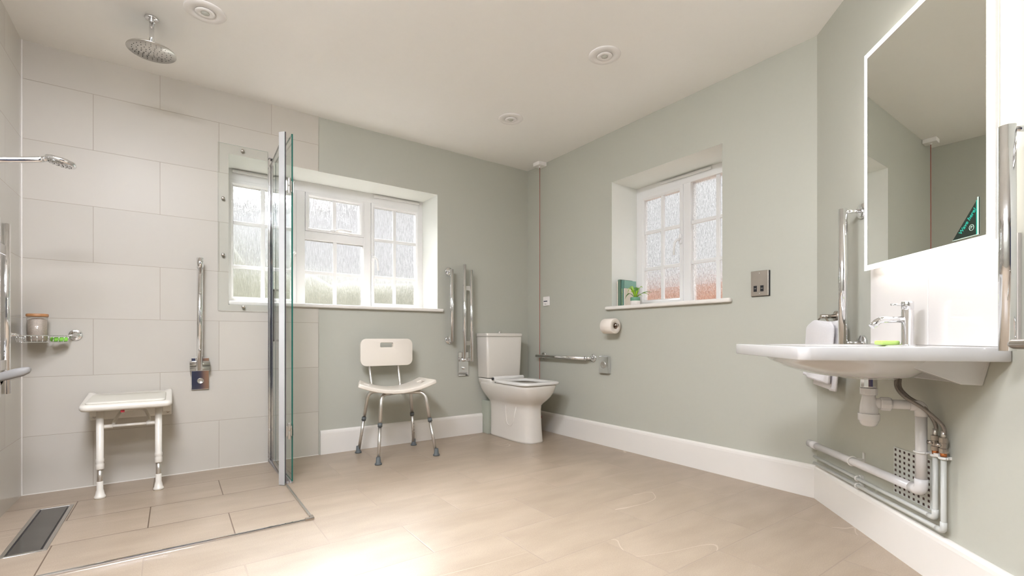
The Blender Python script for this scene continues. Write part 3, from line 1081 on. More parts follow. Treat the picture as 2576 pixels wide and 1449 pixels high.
build('seat_board', slab(MB(), rrect(-2.921, -.2065, .190, .1765, .03), seat_z, .034, .010), SHSEAT, t_)
build('seat_pad', slab(MB(), rrect(-2.925, -.215, .165, .145, .02), lambda x, y: seat_z(x, y) + .010, .012, .005), PADP, t_)
mt = MB(fA).box((-3.105, .006, .372), (-2.735, .030, .425)).box((-3.105, .03, .395), (-3.06, .06, .46)).box((-2.78, .03, .395), (-2.735, .06, .46))
build('wall_bracket', mt, SHSEAT, t_, bevel=.006, seg=3)
for x in (-3.085, -2.752):
    build('bolt', MB(fA).lathe([(.008, 0), (.008, .004), (0, .005)], (x, .030, .392), (0, 1, 0), n=8), NICKEL, t_)
for x in (-3.036, -2.792):
    y = -.295
    lg = build('leg', MB().lathe([(.0165, .150), (.0175, .152), (.0175, .176), (.0150, .182), (.0175, .188), (.0175, .202), (.0155, .206), (.0155, .462), (0, .462)], (x, y, 0), n=28), SHSEAT, t_)
    build('inner_tube', MB().cyl((x, y, .070), (x, y, .153), .0118), ALU, lg)
    build('foot', MB().lathe([(0, 0), (.0225, 0), (.0245, .006), (.0225, .013), (.020, .015), (.0155, .040), (.0138, .044), (.0135, .085), (.0118, .087)], (x, y, 0), n=28), SHSEAT, lg)
build('cross_bar', MB().cyl((-3.02, -.283, .368), (-2.81, -.283, .368), .0075).cyl((-3.03, -.283, .368), (-2.985, -.283, .368), .0105).cyl((-2.845, -.283, .368), (-2.80, -.283, .368), .0105), SHSEAT, t_)
fb = MB().tube(bend([(-2.985, -.283, .368), (-2.985, -.20, .385), (-2.96, -.10, .428), (-2.86, -.10, .428), (-2.835, -.20, .385), (-2.835, -.283, .368)], .03, 5), .0078)
build('folding_bar', fb, SHSEAT, t_)
build('red_tag', MB().box((-2.948, -.368, .447), (-2.932, -.362, .462)), RED, t_)

# ------------------------------------------------------------------ shower chair
t_ = thing('shower_chair', 'cream plastic shower chair with curved seat, backrest and aluminium legs', 'chair', (-1.43, -.31, 0))
cx, hw_, y0, y1 = -1.461, .283, -.455, -.150


def chz(x): return .474 + .060 * ((x - cx) / hw_) ** 2


xs = [cx - hw_, cx - hw_ + .012, cx - .235, cx - .215, cx - .16, cx - .08, cx, cx + .08, cx + .16, cx + .195, cx + .215, cx + .255, cx + hw_ - .012, cx + hw_]
xs = sorted(set(round(v, 4) for v in [cx - hw_, cx - hw_ + .012, cx - .247, cx - .207, cx - .15, cx - .09, cx - .03, cx + .03, cx + .09, cx + .15, cx + .207, cx + .247, cx + hw_ - .012, cx + hw_]))
ys = [y0, y0 + .012, y0 + .05, y0 + .105, y1 - .105, y1 - .05, y1 - .012, y1]
sb = MB()
gv = {}
for i, x in enumerate(xs):
    for j, y in enumerate(ys):
        xx, yy = x, y
        if (i in (0, len(xs) - 1)) and (j in (0, len(ys) - 1)):
            xx = cx + (x - cx) * .985
            yy = (y0 + y1) / 2 + (y - (y0 + y1) / 2) * .97
        tt = (yy - y0) / (y1 - y0)
        gv[i, j] = sb.V((cx + .052 * tt + (xx - cx) * (1 - .165 * tt), yy, chz(xx) - .013))
for i in range(len(xs) - 1):
    for j in range(len(ys) - 1):
        mx_ = (xs[i] + xs[i + 1]) / 2
        if abs(abs(mx_ - cx) - .227) < .006 and j == 3:
            continue
        f = sb.bm.faces.new((gv[i, j], gv[i + 1, j], gv[i + 1, j + 1], gv[i, j + 1]))
        f.smooth = True
build('seat', sb, CREAMP, t_, solid=.027, bevel=.007, seg=3)
# backrest: rounded panel with a hand slot
bx_, bz_ = -1.428, .727
ob, ib = MB(fA), None
out_ = rrect(bx_, bz_, .199, .100, .045, 7)
inn = rrect(bx_ - .008, .781, .050, .017, .008, 7)


def backy(x, z): return .135 - .012 * ((x - bx_) / .2) ** 2


rows = []
for k_ in (0, .33, .66, 1):
    rows.append([(o_[0] * (1 - k_) + q[0] * k_, backy(o_[0] * (1 - k_) + q[0] * k_, 0), o_[1] * (1 - k_) + q[1] * k_) for o_, q in zip(out_, inn)])
ob.loft(rows, False, False)
build('backrest', ob, CREAMP, t_, solid=.024, bevel=.007, seg=3)
for s_, x0_, x1_ in ((-1, -1.547, -1.562), (1, -1.330, -1.342)):
    build('backrest_post', MB().tube(bend([(x0_ * .5 + -1.435 * .5, -.200, .444), (x0_, -.185, .446), (x0_, -.140, .47), (x1_, -.124, .66)], .03, 5), .0105), ALU, t_)
FT = {('l', 'b'): (-1.637, -.112), ('l', 'f'): (-1.632, -.510), ('r', 'b'): (-1.210, -.118), ('r', 'f'): (-1.212, -.512)}
TP = {('l', 'b'): (-1.585, -.175), ('l', 'f'): (-1.582, -.430), ('r', 'b'): (-1.258, -.175), ('r', 'f'): (-1.262, -.430)}
for k_, (fx_, fy_) in FT.items():
    tx, ty = TP[k_]
    foot = Vector((fx_, fy_, 0))
    topp = Vector((tx, ty, .447))
    inn_ = Vector((tx + (.14 if k_[0] == 'l' else -.14), ty + (.10 if k_[1] == 'f' else -.04), .443))
    d = (foot - topp)
    at_ = lambda z: topp + d * ((topp.z - z) / topp.z)
    lg = build('leg', MB().tube(bend([inn_, topp, at_(.248)], .055, 8), .0125, 16), ALU, t_)
    build('collar', MB().tube([at_(.262), at_(.238)], .0155, 18), RUBBER, lg)
    lo = build('inner_tube', MB().tube([at_(.25), at_(.03)], .0108, 16), ALU, lg)
    ft = MB()
    ft.lathe([(0, 0), (.0225, 0), (.0235, .006), (.0205, .011), (.0165, .014), (.0135, .050), (.0115, .051)], foot, (0, 0, 1), n=24)
    build('rubber_foot', ft, RUBBER, lg)
    hm = MB()
    for z in (.10, .125, .15, .175):
        q = at_(z)
        ax_ = Vector((.45, -.9, 0)).normalized() if k_ == ('r', 'b') else Vector((1, -.1, 0)).normalized()
        hm.lathe([(.0028, 0), (.0028, .0018), (0, .0018)], q + ax_ * .0095, ax_, n=10, smooth=False)
    build('height_holes', hm, BLACK, lg)
for y in (-.33, -.215):
    build('under_bar', MB().tube([(-1.50, y, .4425), (-1.34, y, .4425)], .0105, 12), ALU, t_)

# ------------------------------------------------------------------ toilet
tx = -.388
t_ = thing('toilet', 'white close coupled toilet with open seat and square cistern', 'toilet', (tx, -.35, 0))


def tring(z, yb, yf, hw, e=3.2, n=48, c=tx, eb=None):
    pts = []
    cy_, hy_ = (yb + yf) / 2, abs(yb - yf) / 2
    for i in range(n):
        a = 2 * PI * i / n
        c_, s_ = math.cos(a), math.sin(a)
        e_ = e if s_ < 0 else (eb or e)
        pts.append((c + hw * abs(c_) ** (2 / e_) * (1 if c_ > 0 else -1), cy_ + hy_ * abs(s_) ** (2 / e_) * (1 if s_ > 0 else -1), z))
    return pts


pan = MB()
prof = [(0, -.095, -.634, .117, 3.0), (.012, -.096, -.631, .114, 3.0), (.10, -.096, -.620, .112, 3), (.20, -.094, -.613, .111, 3), (.260, -.090, -.611, .112, 3),
        (.292, -.085, -.615, .117, 3), (.310, -.080, -.632, .130, 3), (.335, -.070, -.660, .150, 3.2), (.365, -.052, -.683, .168, 3.6), (.40, -.030, -.698, .180, 4.2), (.435, -.012, -.705, .185, 4.8), (.455, -.006, -.706, .185, 5.2),
        (.459, -.008, -.702, .181, 5.2), (.459, -.255, -.675, .140, 4.4), (.452, -.262, -.668, .134, 4.2), (.40, -.28, -.65, .115, 3), (.33, -.32, -.60, .08, 2.5), (.30, -.36, -.55, .04, 2)]
pan.loft([tring(z, a, b, w_2, e, eb=9) for z, a, b, w_2, e in prof])
build('pan', pan, CERAM, t_)
dk = MB()
dk.loft([tring(z, a, b, w_2, 7) for z, a, b, w_2 in ((.440, -.008, -.235, .181), (.484, -.006, -.222, .183), (.488, -.009, -.218, .180))])
build('cistern_deck', dk, CERAM, t_)
rid = MB()
side = [(-.345, .305, 0), (-.350, .22, 0), (-.362, .145, 0), (-.385, .122, 0), (-.428, .118, 0), (-.452, .15, 0), (-.495, .300, 0)]


def px_(y, z):
    hw = .1118 + .002 * max(0, (.10 - z) / .10)
    cy_, hy_ = -.355, .261
    v = min(.98, abs((y - cy_) / hy_))
    return tx - hw * (1 - v ** 3) ** (1 / 3)


for sgn in (1,):
    p_ = bend([Vector((px_(y, z), y, z)) for y, z, _ in side], .02, 4)
    rid.tube(p_, .0036, 8)
build('trap_outline', rid, CERAM, t_)
cs = MB()
cs.loft([tring(z, a, b, w_2, 14, 56) for z, a, b, w_2 in ((.492, -.008, -.172, .172), (.496, -.006, -.174, .174), (.840, -.004, -.182, .187), (.843, -.006, -.180, .185))])
build('cistern', cs, CERAM, t_)
lidm = MB()
lidm.loft([tring(z, a, b, w_2, 14, 56) for z, a, b, w_2 in ((.8445, -.004, -.184, .189), (.847, -.002, -.186, .191), (.869, -.002, -.186, .191), (.8735, -.006, -.182, .187))])
build('cistern_lid', lidm, CERAM, t_)
build('flush_button', MB().lathe([(.019, 0), (.019, .004), (.016, .006), (.015, .016), (.012, .019), (0, .0195)], (tx, -.093, .8735), n=28), CHROME, t_)
se = MB()
so_, si_ = [], []
se.loft([tring(.463, -.262, -.712, .188, 6, 72), tring(.468, -.258, -.716, .191, 6, 72), tring(.480, -.258, -.716, .190, 6, 72), tring(.485, -.262, -.708, .184, 6, 72),
         tring(.485, -.300, -.660, .128, 4.6, 72), tring(.478, -.308, -.650, .120, 4.4, 72), tring(.464, -.308, -.650, .120, 4.4, 72), tring(.463, -.262, -.712, .188, 6, 72)], False, False)
st = build('seat', se, PLAST, t_)
hg_ = MB().cyl((tx - .155, -.232, .492), (tx + .155, -.232, .492), .0165, n=28).box((tx - .150, -.262, .466), (tx + .150, -.232, .482))
build('seat_hinge', hg_, PLAST, t_, bevel=.002)
build('hinge_pin', MB().cyl((tx - .168, -.232, .490), (tx - .150, -.232, .490), .010), BLACK, t_)

# vertical grab bar left of the toilet


def grab(name, f, s, o, z0_, z1_, r, label, cat, base, side_=-1, fl=None, group=None, arm_r=.009, flr=.034):
    t = thing(name, label, cat, base, group)
    build('bar', MB(f).cyl((s, o, z0_), (s, o, z1_), r, n=28), CHROME, t)
    for z in (z1_ - .012, z0_ + .012):
        build('arm', MB(f).cyl((s, o, z), (fl, .012, z), arm_r, n=16), CHROME, t)
        build('flange', MB(f).lathe([(0, 0), (flr, 0), (flr, .008), (flr - .003, .011), (0, .011)], (fl, 0, z), (0, 1, 0), n=36, cap=False), CHROME, t)
    return t


grab('grab_bar', fA, -.848, .068, .803, 1.403, .0165, 'vertical chrome grab bar between the wide window and the folding rails', 'grab bar', (-.845, -.04, .80), fl=-.842)

t_ = thing('folding_double_rail', 'double chrome folding support rail folded up beside the toilet cistern', 'support rail', (-.70, -.06, .51))
build('wall_plate', MB(fA).box((-.755, 0, .508), (-.657, .014, .711)), CHROME, t_, bevel=.002)
build('release_button', MB(fA).lathe([(.014, 0), (.014, .012), (.012, .015), (0, .016)], (-.705, .014, .575), (0, 1, 0), n=28), CHROME, t_)
build('hinge_tube', MB(fA).cyl((-.755, .050, .648), (-.668, .050, .648), .0175, n=24), CHROME, t_)
build('rail', MB(fA).cyl((-.7345, .080, .66), (-.7335, .080, 1.452), .0150, n=24), CHROME, t_)
build('rail', MB(fA).cyl((-.668, .085, .633), (-.672, .085, 1.410), .0145, n=24), CHROME, t_)
for z in (1.253, .789):
    build('cross_link', MB(fA).box((-.724, .080, z - .019), (-.680, .086, z + .019)), STEEL, t_, bevel=.001)

# ------------------------------------------------------------------ right wall fittings
t_ = thing('horizontal_grab_bar', 'horizontal chrome grab bar low on the wall beside the toilet', 'grab bar', (-.05, -.55, .66))
build('bar', MB(fB).cyl((.205, .058, .6705), (.825, .058, .6705), .0155, n=28), CHROME, t_)
for s in (.2450, .862):
    s2_ = .245 if s < .5 else .820
    build('arm', MB(fB).cyl((s2_, .055, .6715), (s, .010, .6715), .0125, n=16), CHROME, t_)
    build('flange', MB(fB).lathe([(0, 0), (.032, 0), (.032, .008), (.029, .011), (.015, .012), (0, .012)], (s, 0, .672), (0, 1, 0), n=36, cap=False), CHROME, t_)

t_ = thing('alarm_reset_unit', 'small white alarm reset plate with dark blue slot near the corner', 'wall unit', (-.006, -.282, 1.12))
build('plate', MB(fB).box((.239, 0, 1.121), (.326, .012, 1.204)), FITW, t_, bevel=.005, seg=3)
build('slot', MB(fB).box((.250, .0122, 1.158), (.300, .0132, 1.166)), BLUEB, t_)
build('marking', MB(fB).box((.262, .0122, 1.135), (.286, .0130, 1.139)), GREYP, t_)

t_ = thing('shaver_socket', 'brushed steel wall socket plate with two black outlets', 'socket', (-.006, -2.18, 1.07))
build('back_plate', MB(fB).box((2.131, 0, 1.071), (2.233, .007, 1.215)), BLACK, t_)
pl = build('plate', MB(fB).box((2.129, .007, 1.073), (2.229, .013, 1.217)), mat('spun_steel', (.50, .45, .40), .30, 1.0, var=.1, scale=12), t_, bevel=.003, seg=3)
for s in (2.155, 2.193):
    build('outlet', MB(fB).box((s - .0095, .0128, 1.098), (s + .0095, .0140, 1.132)), BLACK, pl, bevel=.002)
    build('outlet_mark', MB(fB).box((s - .006, .0140, 1.1145), (s + .006, .0145, 1.1170)), STEEL, pl)
for z in (1.203, 1.087):
    build('screw', MB(fB).lathe([(.0035, 0), (.0035, .001), (0, .0012)], (2.178, .0131, z), (0, 1, 0), n=14), STEEL, pl)

t_ = thing('flush_sensor_box', 'small square chrome box with a round dished centre on the wall', 'wall unit', (-.015, -.99, .56))
build('cover', MB(fB).box((.943, 0, .560), (1.043, .030, .692)), CHROME, t_, bevel=.003, seg=3)
build('button', MB(fB).lathe([(.027, 0), (.0255, .004), (.021, .004), (.016, .001), (.0, .0005)], (.993, .030, .626), (0, 1, 0), n=32), STEEL, t_)

rz, ro = .921, .078
t_ = thing('toilet_roll_holder', 'brushed nickel arm holding the toilet roll', 'roll holder', (-.04, -1.03, .92))
build('arm', MB(fB).tube(bend([(1.020, .01, rz + .008), (1.020, ro - .012, rz + .008), (1.172, ro - .012, rz + .008)], .02, 5), .0085, 16), NICKEL, t_)
build('flange', MB(fB).lathe([(0, 0), (.022, 0), (.022, .008), (0, .010)], (1.020, 0, rz + .008), (0, 1, 0), n=28, cap=False), NICKEL, t_)
build('end_knob', MB(fB).cyl((1.166, ro - .012, rz + .008), (1.176, ro - .012, rz + .008), .0095), NICKEL, t_)
t_ = thing('toilet_roll', 'full white toilet roll on the wall under the smaller window', 'toilet roll', (-ro, -1.10, rz))
build('paper', MB(fB).lathe([(.0225, 0), (.054, 0), (.0565, .002), (.0565, .104), (.054, .106), (.0225, .106), (.0225, 0)], (1.055, ro, rz), (1, 0, 0), n=48, cap=False), PAPER, t_)
build('core', MB(fB).lathe([(.0225, 0), (.0225, .106), (.021, .106), (.021, 0), (.0225, 0)], (1.055, ro, rz), (1, 0, 0), n=40, cap=False), CARD, t_)

# books and fern on the sill
SZ = 1.0744


def book(name, label, s0, s1, d0, d1, h, cover, spine=None, pages=True, letter=False):
    t = thing(name, label, 'book', (d0 + (d1 - d0) / 2, -(s0 + s1) / 2, SZ), 'books on the small window sill')
    c = .0022
    mb = MB().box((d0, -s0 - c, SZ), (d1, -s0, SZ + h)).box((d0, -s1, SZ), (d1, -s1 + c, SZ + h))
    build('cover', mb, cover, t, bevel=.0006)
    n = 8
    sp_ = []
    for i in range(n + 1):
        a = PI * i / n
        sp_.append((d0 - .004 * math.sin(a), -s0 - (s1 - s0) * i / n))
    poly = sp_ + [(d0 + .003, -s1), (d0 + .003, -s0)]
    build('spine', MB().loft([[(p[0], p[1], z) for p in poly] for z in (SZ, SZ + h)], smooth=False), spine or cover, t)
    build('pages', MB().box((d0 + .003, -s1 + c, SZ + .003), (d1 - .003, -s0 - c, SZ + h - .003)), BK_PG, t)
    return t


book('cream_book', 'thin cream spined book standing against the window reveal', 1.0585, 1.0715, .052, .180, .196, BK_CR)
book('green_book', 'thick dark green book second from the reveal', 1.0720, 1.0990, .048, .185, .205, BK_DG)
bt_ = book('teal_book', 'teal book with gilt lettered spine and pale green cover', 1.0995, 1.1260, .052, .195, .197, BK_LG, BK_TG)
lt = MB()
zz = SZ + .012
while zz < SZ + .135:
    hh2 = random.choice((.004, .006, .008))
    lt.box((.0465, -1.1155 - random.random() * .003, zz), (.0478, -1.109, zz + hh2))
    zz += hh2 + .003
build('spine_lettering', lt, GILT, bt_)
book('pale_book', 'small pale book leaning in front behind the fern pot', 1.134, 1.148, .045, .150, .134, BK_CR)

pc = Vector((.052, -1.236, SZ))
t_ = thing('potted_fern', 'small bright green fern in a green and white pot on the sill', 'plant', pc)
build('pot', MB().lathe([(0, 0), (.0345, 0), (.0355, .002), (.0355, .033)], pc, n=36, cap=False), POTW, t_)
build('pot_band', MB().lathe([(.0355, .033), (.0357, .0335), (.0357, .058), (.0345, .0595), (.032, .058), (.032, .05)], pc, n=36, cap=False), POTG, t_)
build('soil', MB().lathe([(.032, .050), (.02, .053), (0, .054)], pc, n=24, cap=False), SOIL, t_)


def frond(ang, ln, rise, droop, wd, m, rip=0):
    mb = MB()
    n = 12
    d = Vector((math.cos(ang), math.sin(ang), 0))
    sd = Vector((-d.y, d.x, 0))
    rings = []
    for i in range(n + 1):
        t = i / n
        p = pc + Vector((0, 0, .052)) + d * (.006 + ln * t ** 1.1) + Vector((0, 0, rise * math.sin(t * PI * .62) - droop * t ** 2.4))
        w = wd * math.sin(PI * min(1, (t * .94 + .05))) ** .8 * (1 + .18 * math.sin(i * 2.7 + rip))
        tw = .3 * math.sin(t * 5 + rip)
        rings.append([p - sd * w + Vector((0, 0, w * .35 + tw * w)), p - sd * w * .4 + Vector((0, 0, w * .05)), p, p + sd * w * .4 + Vector((0, 0, w * .05)), p + sd * w + Vector((0, 0, w * .35 - tw * w))])
    mb.loft(rings, False, False, closed=False)
    return build('frond', mb, m, t_, solid=.0006)


cam_d = math.atan2(-2.30, -2.77)
for a, ln, ri, dr_, wd, m in ((cam_d - 1.9, .075, .055, .055, .009, LEAFD), (cam_d - 1.4, .055, .085, .02, .0085, LEAF), (cam_d - 2.4, .050, .10, .015, .010, LEAF),
                              (cam_d + 1.5, .090, .045, .02, .009, LEAF), (cam_d + 1.2, .115, .045, .005, .008, LEAFD), (cam_d + 1.9, .050, .085, .0, .0095, LEAF),
                              (cam_d + .6, .035, .060, .010, .009, LEAF), (cam_d - .7, .038, .065, .02, .010, LEAF), (cam_d + 2.6, .045, .085, .01, .009, LEAFD),
                              (cam_d - 1.0, .060, .095, .055, .008, LEAF), (cam_d + 1.0, .060, .03, .02, .008, LEAF), (cam_d + 3.1, .04, .09, .01, .009, LEAFD)):
    frond(a, ln, ri, dr_, wd, m, random.random() * 6)

# ------------------------------------------------------------------ angled wall: splashback, mirror
sp_ = MB(fC)
sp_.box((.488, 0, .809), (.8265, .008, 1.124)).box((.8290, 0, .809), (1.176, .008, 1.124)).box((.8265, 0, .809), (.8290, .0065, 1.124))
spo = build('splashback', sp_, STILE, loc=fC((.83, 0, .81)), bevel=.001)
tag(spo, 'pale glossy tiled splashback behind the basin tap', 'splashback')

t_ = thing('illuminated_mirror', 'wall mirror with glowing white light border above the basin', 'mirror', fC((.844, .03, 1.11)))
s0, s1, z0, z1, oo = .532, 1.157, 1.110, 1.992, .055
build('body', MB(fC).box((.580, 0, 1.128), (1.108, .040, 1.974)), WHITEP, t_, bevel=.001)


def rc(a, o): return [(s0 + a, o, z0 + a), (s1 - a, o, z0 + a), (s1 - a, o, z1 - a), (s0 + a, o, z1 - a)]


lb = 0.0205
build('light_border', MB(fC).loft([rc(lb, oo - .001), rc(0, oo - .001), rc(0, oo - .006)], False, False, smooth=False), LEDM, t_)
build('back_tray', MB(fC).loft([rc(0.001, oo - .006), rc(.002, oo - .015)], True, True, smooth=False), FITW, t_)
build('led_strip', MB(fC).box((.585, .0405, 1.1235), (1.104, .0445, 1.1275)).box((.578, .010, 1.135), (.5795, .030, 1.965)).box((.585, .010, 1.9745), (1.104, .030, 1.976)).box((.585, .012, 1.1262), (1.104, .034, 1.1278)).box((1.114, .0375, 1.135), (1.126, .0395, 1.965)), LEDM, t_)
mg = build('mirror_glass', MB(fC).box((s0 + lb, oo - .004, z0 + lb - .002), (s1 - lb, oo, z1 - lb)), MIRROR, t_)
build('side_switch', MB(fC).lathe([(.010, 0), (.010, .002), (0, .002)], (1.1083, .026, 1.200), (1, 0, 0), n=24), GREYP, t_)
build('side_label', MB(fC).box((1.1082, .018, 1.155), (1.1088, .034, 1.172)), CREAMP, t_)
# motion sensor sticker, lower corner
sz0 = 1.1365
tri = [(1.012, sz0), (1.112, sz0 - .0006), (1.112, sz0 + .108)]
build('sensor_sticker', MB(fC).prism(tri, oo + .0004, oo + .0012, 1), STICK, mg)
build('sticker_border_reflection', MB(fC).box((1.103, oo + .0013, sz0), (1.1065, oo + .0017, sz0 + .100)), TEAL, mg)
build('sticker_border_reflection', MB(fC).box((1.1067, oo + .0013, sz0), (1.1120, oo + .0017, sz0 + .108)).box((1.012, oo + .0013, sz0 - .0018), (1.112, oo + .0017, sz0)), PALE, mg)  # pale strip up the right edge paints a bright green reflection


def text_on(body, size, origin, xdir, ydir, m, parent, name):
    cu = bpy.data.curves.new(name, 'FONT')
    cu.body = body
    cu.size = size
    cu.align_x = 'CENTER'
    cu.extrude = .0002
    cu.offset = .0004
    tmp = bpy.data.objects.new(name, cu)
    COL.objects.link(tmp)
    dg = bpy.context.evaluated_depsgraph_get()
    me = bpy.data.meshes.new_from_object(tmp.evaluated_get(dg))
    bpy.data.objects.remove(tmp)
    me.name = name
    x, y = Vector(xdir).normalized(), Vector(ydir).normalized()
    z = x.cross(y)
    mtx = Matrix((x, y, z)).transposed().to_4x4()
    mtx.translation = Vector(origin) - rootloc(parent)
    me.transform(mtx)
    me.materials.clear()
    me.materials.append(m)
    o = bpy.data.objects.new(name, me)
    COL.objects.link(o)
    o.parent = parent
    return o


hyp = (fC((1.112, 0, sz0 + .108)) - fC((1.012, 0, sz0))).normalized()
nrm = nC.cross(hyp)
mid = fC((1.0745, oo + .0016, sz0 + .0455))
yd = nrm if nrm.z > 0 else -nrm
text_on('Wave here!', .0180, mid + hyp * -.002 - yd * .003, hyp, yd, TEAL, mg, 'sticker_text')
ic = MB(fC)
icc = Vector((1.0860, oo + .0016, sz0 + .0240))
ic.tube([icc + Vector((.0085 * math.cos(a), 0, .0085 * math.sin(a))) for a in [2 * PI * i / 28 for i in range(29)]], .0008, 6)
for a in (.4, 1.3, 2.2, 3.6):
    ic.tube([icc + Vector((.0015 * math.cos(a + 1), 0, .0015 * math.sin(a + 1))), icc + Vector((.0050 * math.cos(a), 0, .0050 * math.sin(a)))], .0008, 6)
build('sticker_icon', ic, PALE, mg)

# grab bars each side of the basin
gl = thing('basin_grab_bar', 'tall chrome grab bar on the angled wall left of the mirror', 'grab bar', fC((.41, .04, .80)), 'upright chrome grab bars beside the basin')
gs, go = .4105, .076
build('bar', MB(fC).cyl((gs, go, .800), (gs, go, 1.397), .0175, n=32), CHROME, gl)
for z in (1.385, .812):
    build('arm', MB(fC).cyl((gs + .004, go, z), (.4186, .012, z), .008, n=16), CHROME, gl)
    build('flange', MB(fC).lathe([(0, 0), (.034, 0), (.034, .008), (.031, .011), (.014, .012), (0, .012)], (.4186, 0, z), (0, 1, 0), n=36, cap=False), CHROME, gl)
dup(gl, dC * .822, 'tall chrome grab bar at the right edge, right of the mirror')

t_ = thing('towel_rail', 'brushed nickel rounded rail end at the right edge of view', 'towel rail', fC((1.5, .12, .82)))
build('rail', MB(fC).tube([(1.322, .138, .8195), (1.326, .138, .8195), (1.336, .138, .8195), (1.70, .138, .8195)], [.004, .009, .0125, .0125], 24), NICKEL, t_)
build('post', MB(fC).cyl((1.66, .0, .8195), (1.66, .138, .8195), .011), NICKEL, t_)
build('flange', MB(fC).lathe([(0, 0), (.026, 0), (.026, .008), (0, .01)], (1.66, 0, .8195), (0, 1, 0), n=28, cap=False), NICKEL, t_)

# ------------------------------------------------------------------ basin
bs0, bs1, bd = .492, 1.150, .546
bc, bo = (bs0 + bs1) / 2, bd / 2
BZ, BB = .8085, .7665
t_ = thing('wash_basin', 'wide white wall hung basin with overhanging rounded front', 'basin', fC((bc, .1, BB)))


def bring(z, hs_, ho, cs_=None, co_=None, e=0.0, n=72):
    """ring sampled along the directions of the basin's own rounded outline"""
    hs0_, ho0_ = (bs1 - bs0) / 2, bd / 2
    cs_ = bc if cs_ is None else cs_
    co_ = bo if co_ is None else co_
    r = []
    for qx, qy, a0, rad in ((1, 1, 0, .030), (-1, 1, 90, .030), (-1, -1, 180, .006), (1, -1, 270, .006)):
        for i in range(9):
            a = R(a0 + 90 * i / 8)
            x = qx * (hs0_ - rad) + rad * math.cos(a)
            y = qy * (ho0_ - rad) + rad * math.sin(a)
            r.append((x, y))
        nx = {0: (0, 1), 90: (-1, 0), 180: (0, -1), 270: (1, 0)}[a0]
        nq = {0: (-1, 1), 90: (-1, -1), 180: (1, -1), 270: (1, 1)}[a0]
        nr = {0: .030, 90: .006, 180: .006, 270: .030}[a0]
        ex = nq[0] * (hs0_ - (nr if nx[0] == 0 else 0))
        ey = nq[1] * (ho0_ - (nr if nx[1] == 0 else 0))
        x0_, y0_ = r[-1]
        for i in range(1, 10):
            r.append((x0_ + (ex - x0_) * i / 10, y0_ + (ey - y0_) * i / 10))
    out = []
    for x, y in r:
        if e == 0.0:
            out.append((cs_ + x * hs_ / hs0_, co_ + y * ho / ho0_, z))
        else:
            u_, v_ = x / hs0_, y / ho0_
            k_ = (abs(u_) ** e + abs(v_) ** e) ** (-1 / e)
            out.append((cs_ + hs_ * u_ * k_, co_ + ho * v_ * k_, z))
    return out


hs1, ho1 = (bs1 - bs0) / 2, bd / 2
b = MB(fC)
rings = [bring(.6955, .020, .020, co_=.19, e=2), bring(.6955, .075, .070, co_=.20, e=2.4), bring(.6925, .085, .080, co_=.20, e=2.6), bring(.6965, .087, .082, co_=.20, e=2.6), bring(.697, .120, .10, co_=.215, e=2.3),
         bring(.707, .185, .145, co_=.235, e=2.3), bring(.728, .238, .185, co_=.262, e=2.3), bring(.750, .268, .210, co_=.278, e=2.4), bring(BB + .001, .285, .222, co_=.286, e=2.5),
         bring(BB, hs1 - .003, ho1 - .003), bring(BB + .0025, hs1, ho1), bring(BZ - .004, hs1, ho1), bring(BZ - .001, hs1 - .0012, ho1 - .0012), bring(BZ, hs1 - .005, ho1 - .005),
         bring(BZ, .262, .186, co_=.312, e=3.2), bring(BZ - .006, .252, .178, co_=.312, e=3.2), bring(BZ - .05, .215, .150, co_=.30, e=2.8), bring(.722, .13, .10, co_=.25, e=2.3), bring(.712, .03, .03, co_=.20, e=2)]
b.loft(rings)
build('bowl', b, CERAMB, t_)
rb = MB(fC)
rb.loft([[(lo, o_, .690), (hi, o_, .690), (hi + .028, o_, BB), (lo - .028, o_, BB)] for o_, lo, hi in ((.0, .585, 1.050), (.014, .585, 1.050))], smooth=False)
for sg in (1, -1):
    def gs_(d, sg=sg):
        return bc + sg * d
    rb.loft([[(gs_(.229 - t), .002, .690), (gs_(.231 - t), .058, .6925), (gs_(.252 - t), .215, .749), (gs_(.258 - t), .250, BB + .001), (gs_(.257 - t), .002, BB + .001)] for t in (0, .024)], smooth=False)
build('wall_rib', rb, CERAMB, t_, bevel=.003)

ts, to = .822, .068
t_ = thing('basin_tap', 'chrome mixer tap with curved spout and side lever on basin', 'tap', fC((ts, to, BZ)))
build('body', MB(fC).lathe([(.0225, 0), (.0225, .003), (.018, .004), (.018, .124), (.0165, .1245), (.0165, .1265), (.018, .127), (.018, .152), (.017, .1535), (0, .1535)], (ts, to, BZ), n=36), CHROME, t_)
sp2 = bend([(ts, to, .899), (ts, to + .088, .899), (ts, to + .114, .874)], .022, 8)
build('spout', MB(fC).tube(sp2, [.0115] * (len(sp2) - 3) + [.0115, .0112, .0105], 20), CHROME, t_)
build('lever', MB(fC).cyl((ts, to + .014, .950), (ts, to + .052, .952), .0035), CHROME, t_)
sb_ = build('soap_bar', MB().box((-.034, -.019, 0), (.034, .019, .016)), LSOAP, bevel=.006, seg=4)
sb_.location = fC((.7925, .1165, BZ)) + Vector((0, 0, .0005))
sb_.rotation_euler = (0, 0, R(-35))
tag(sb_, 'pale lime green soap bar on the white basin rim by the tap', 'soap')

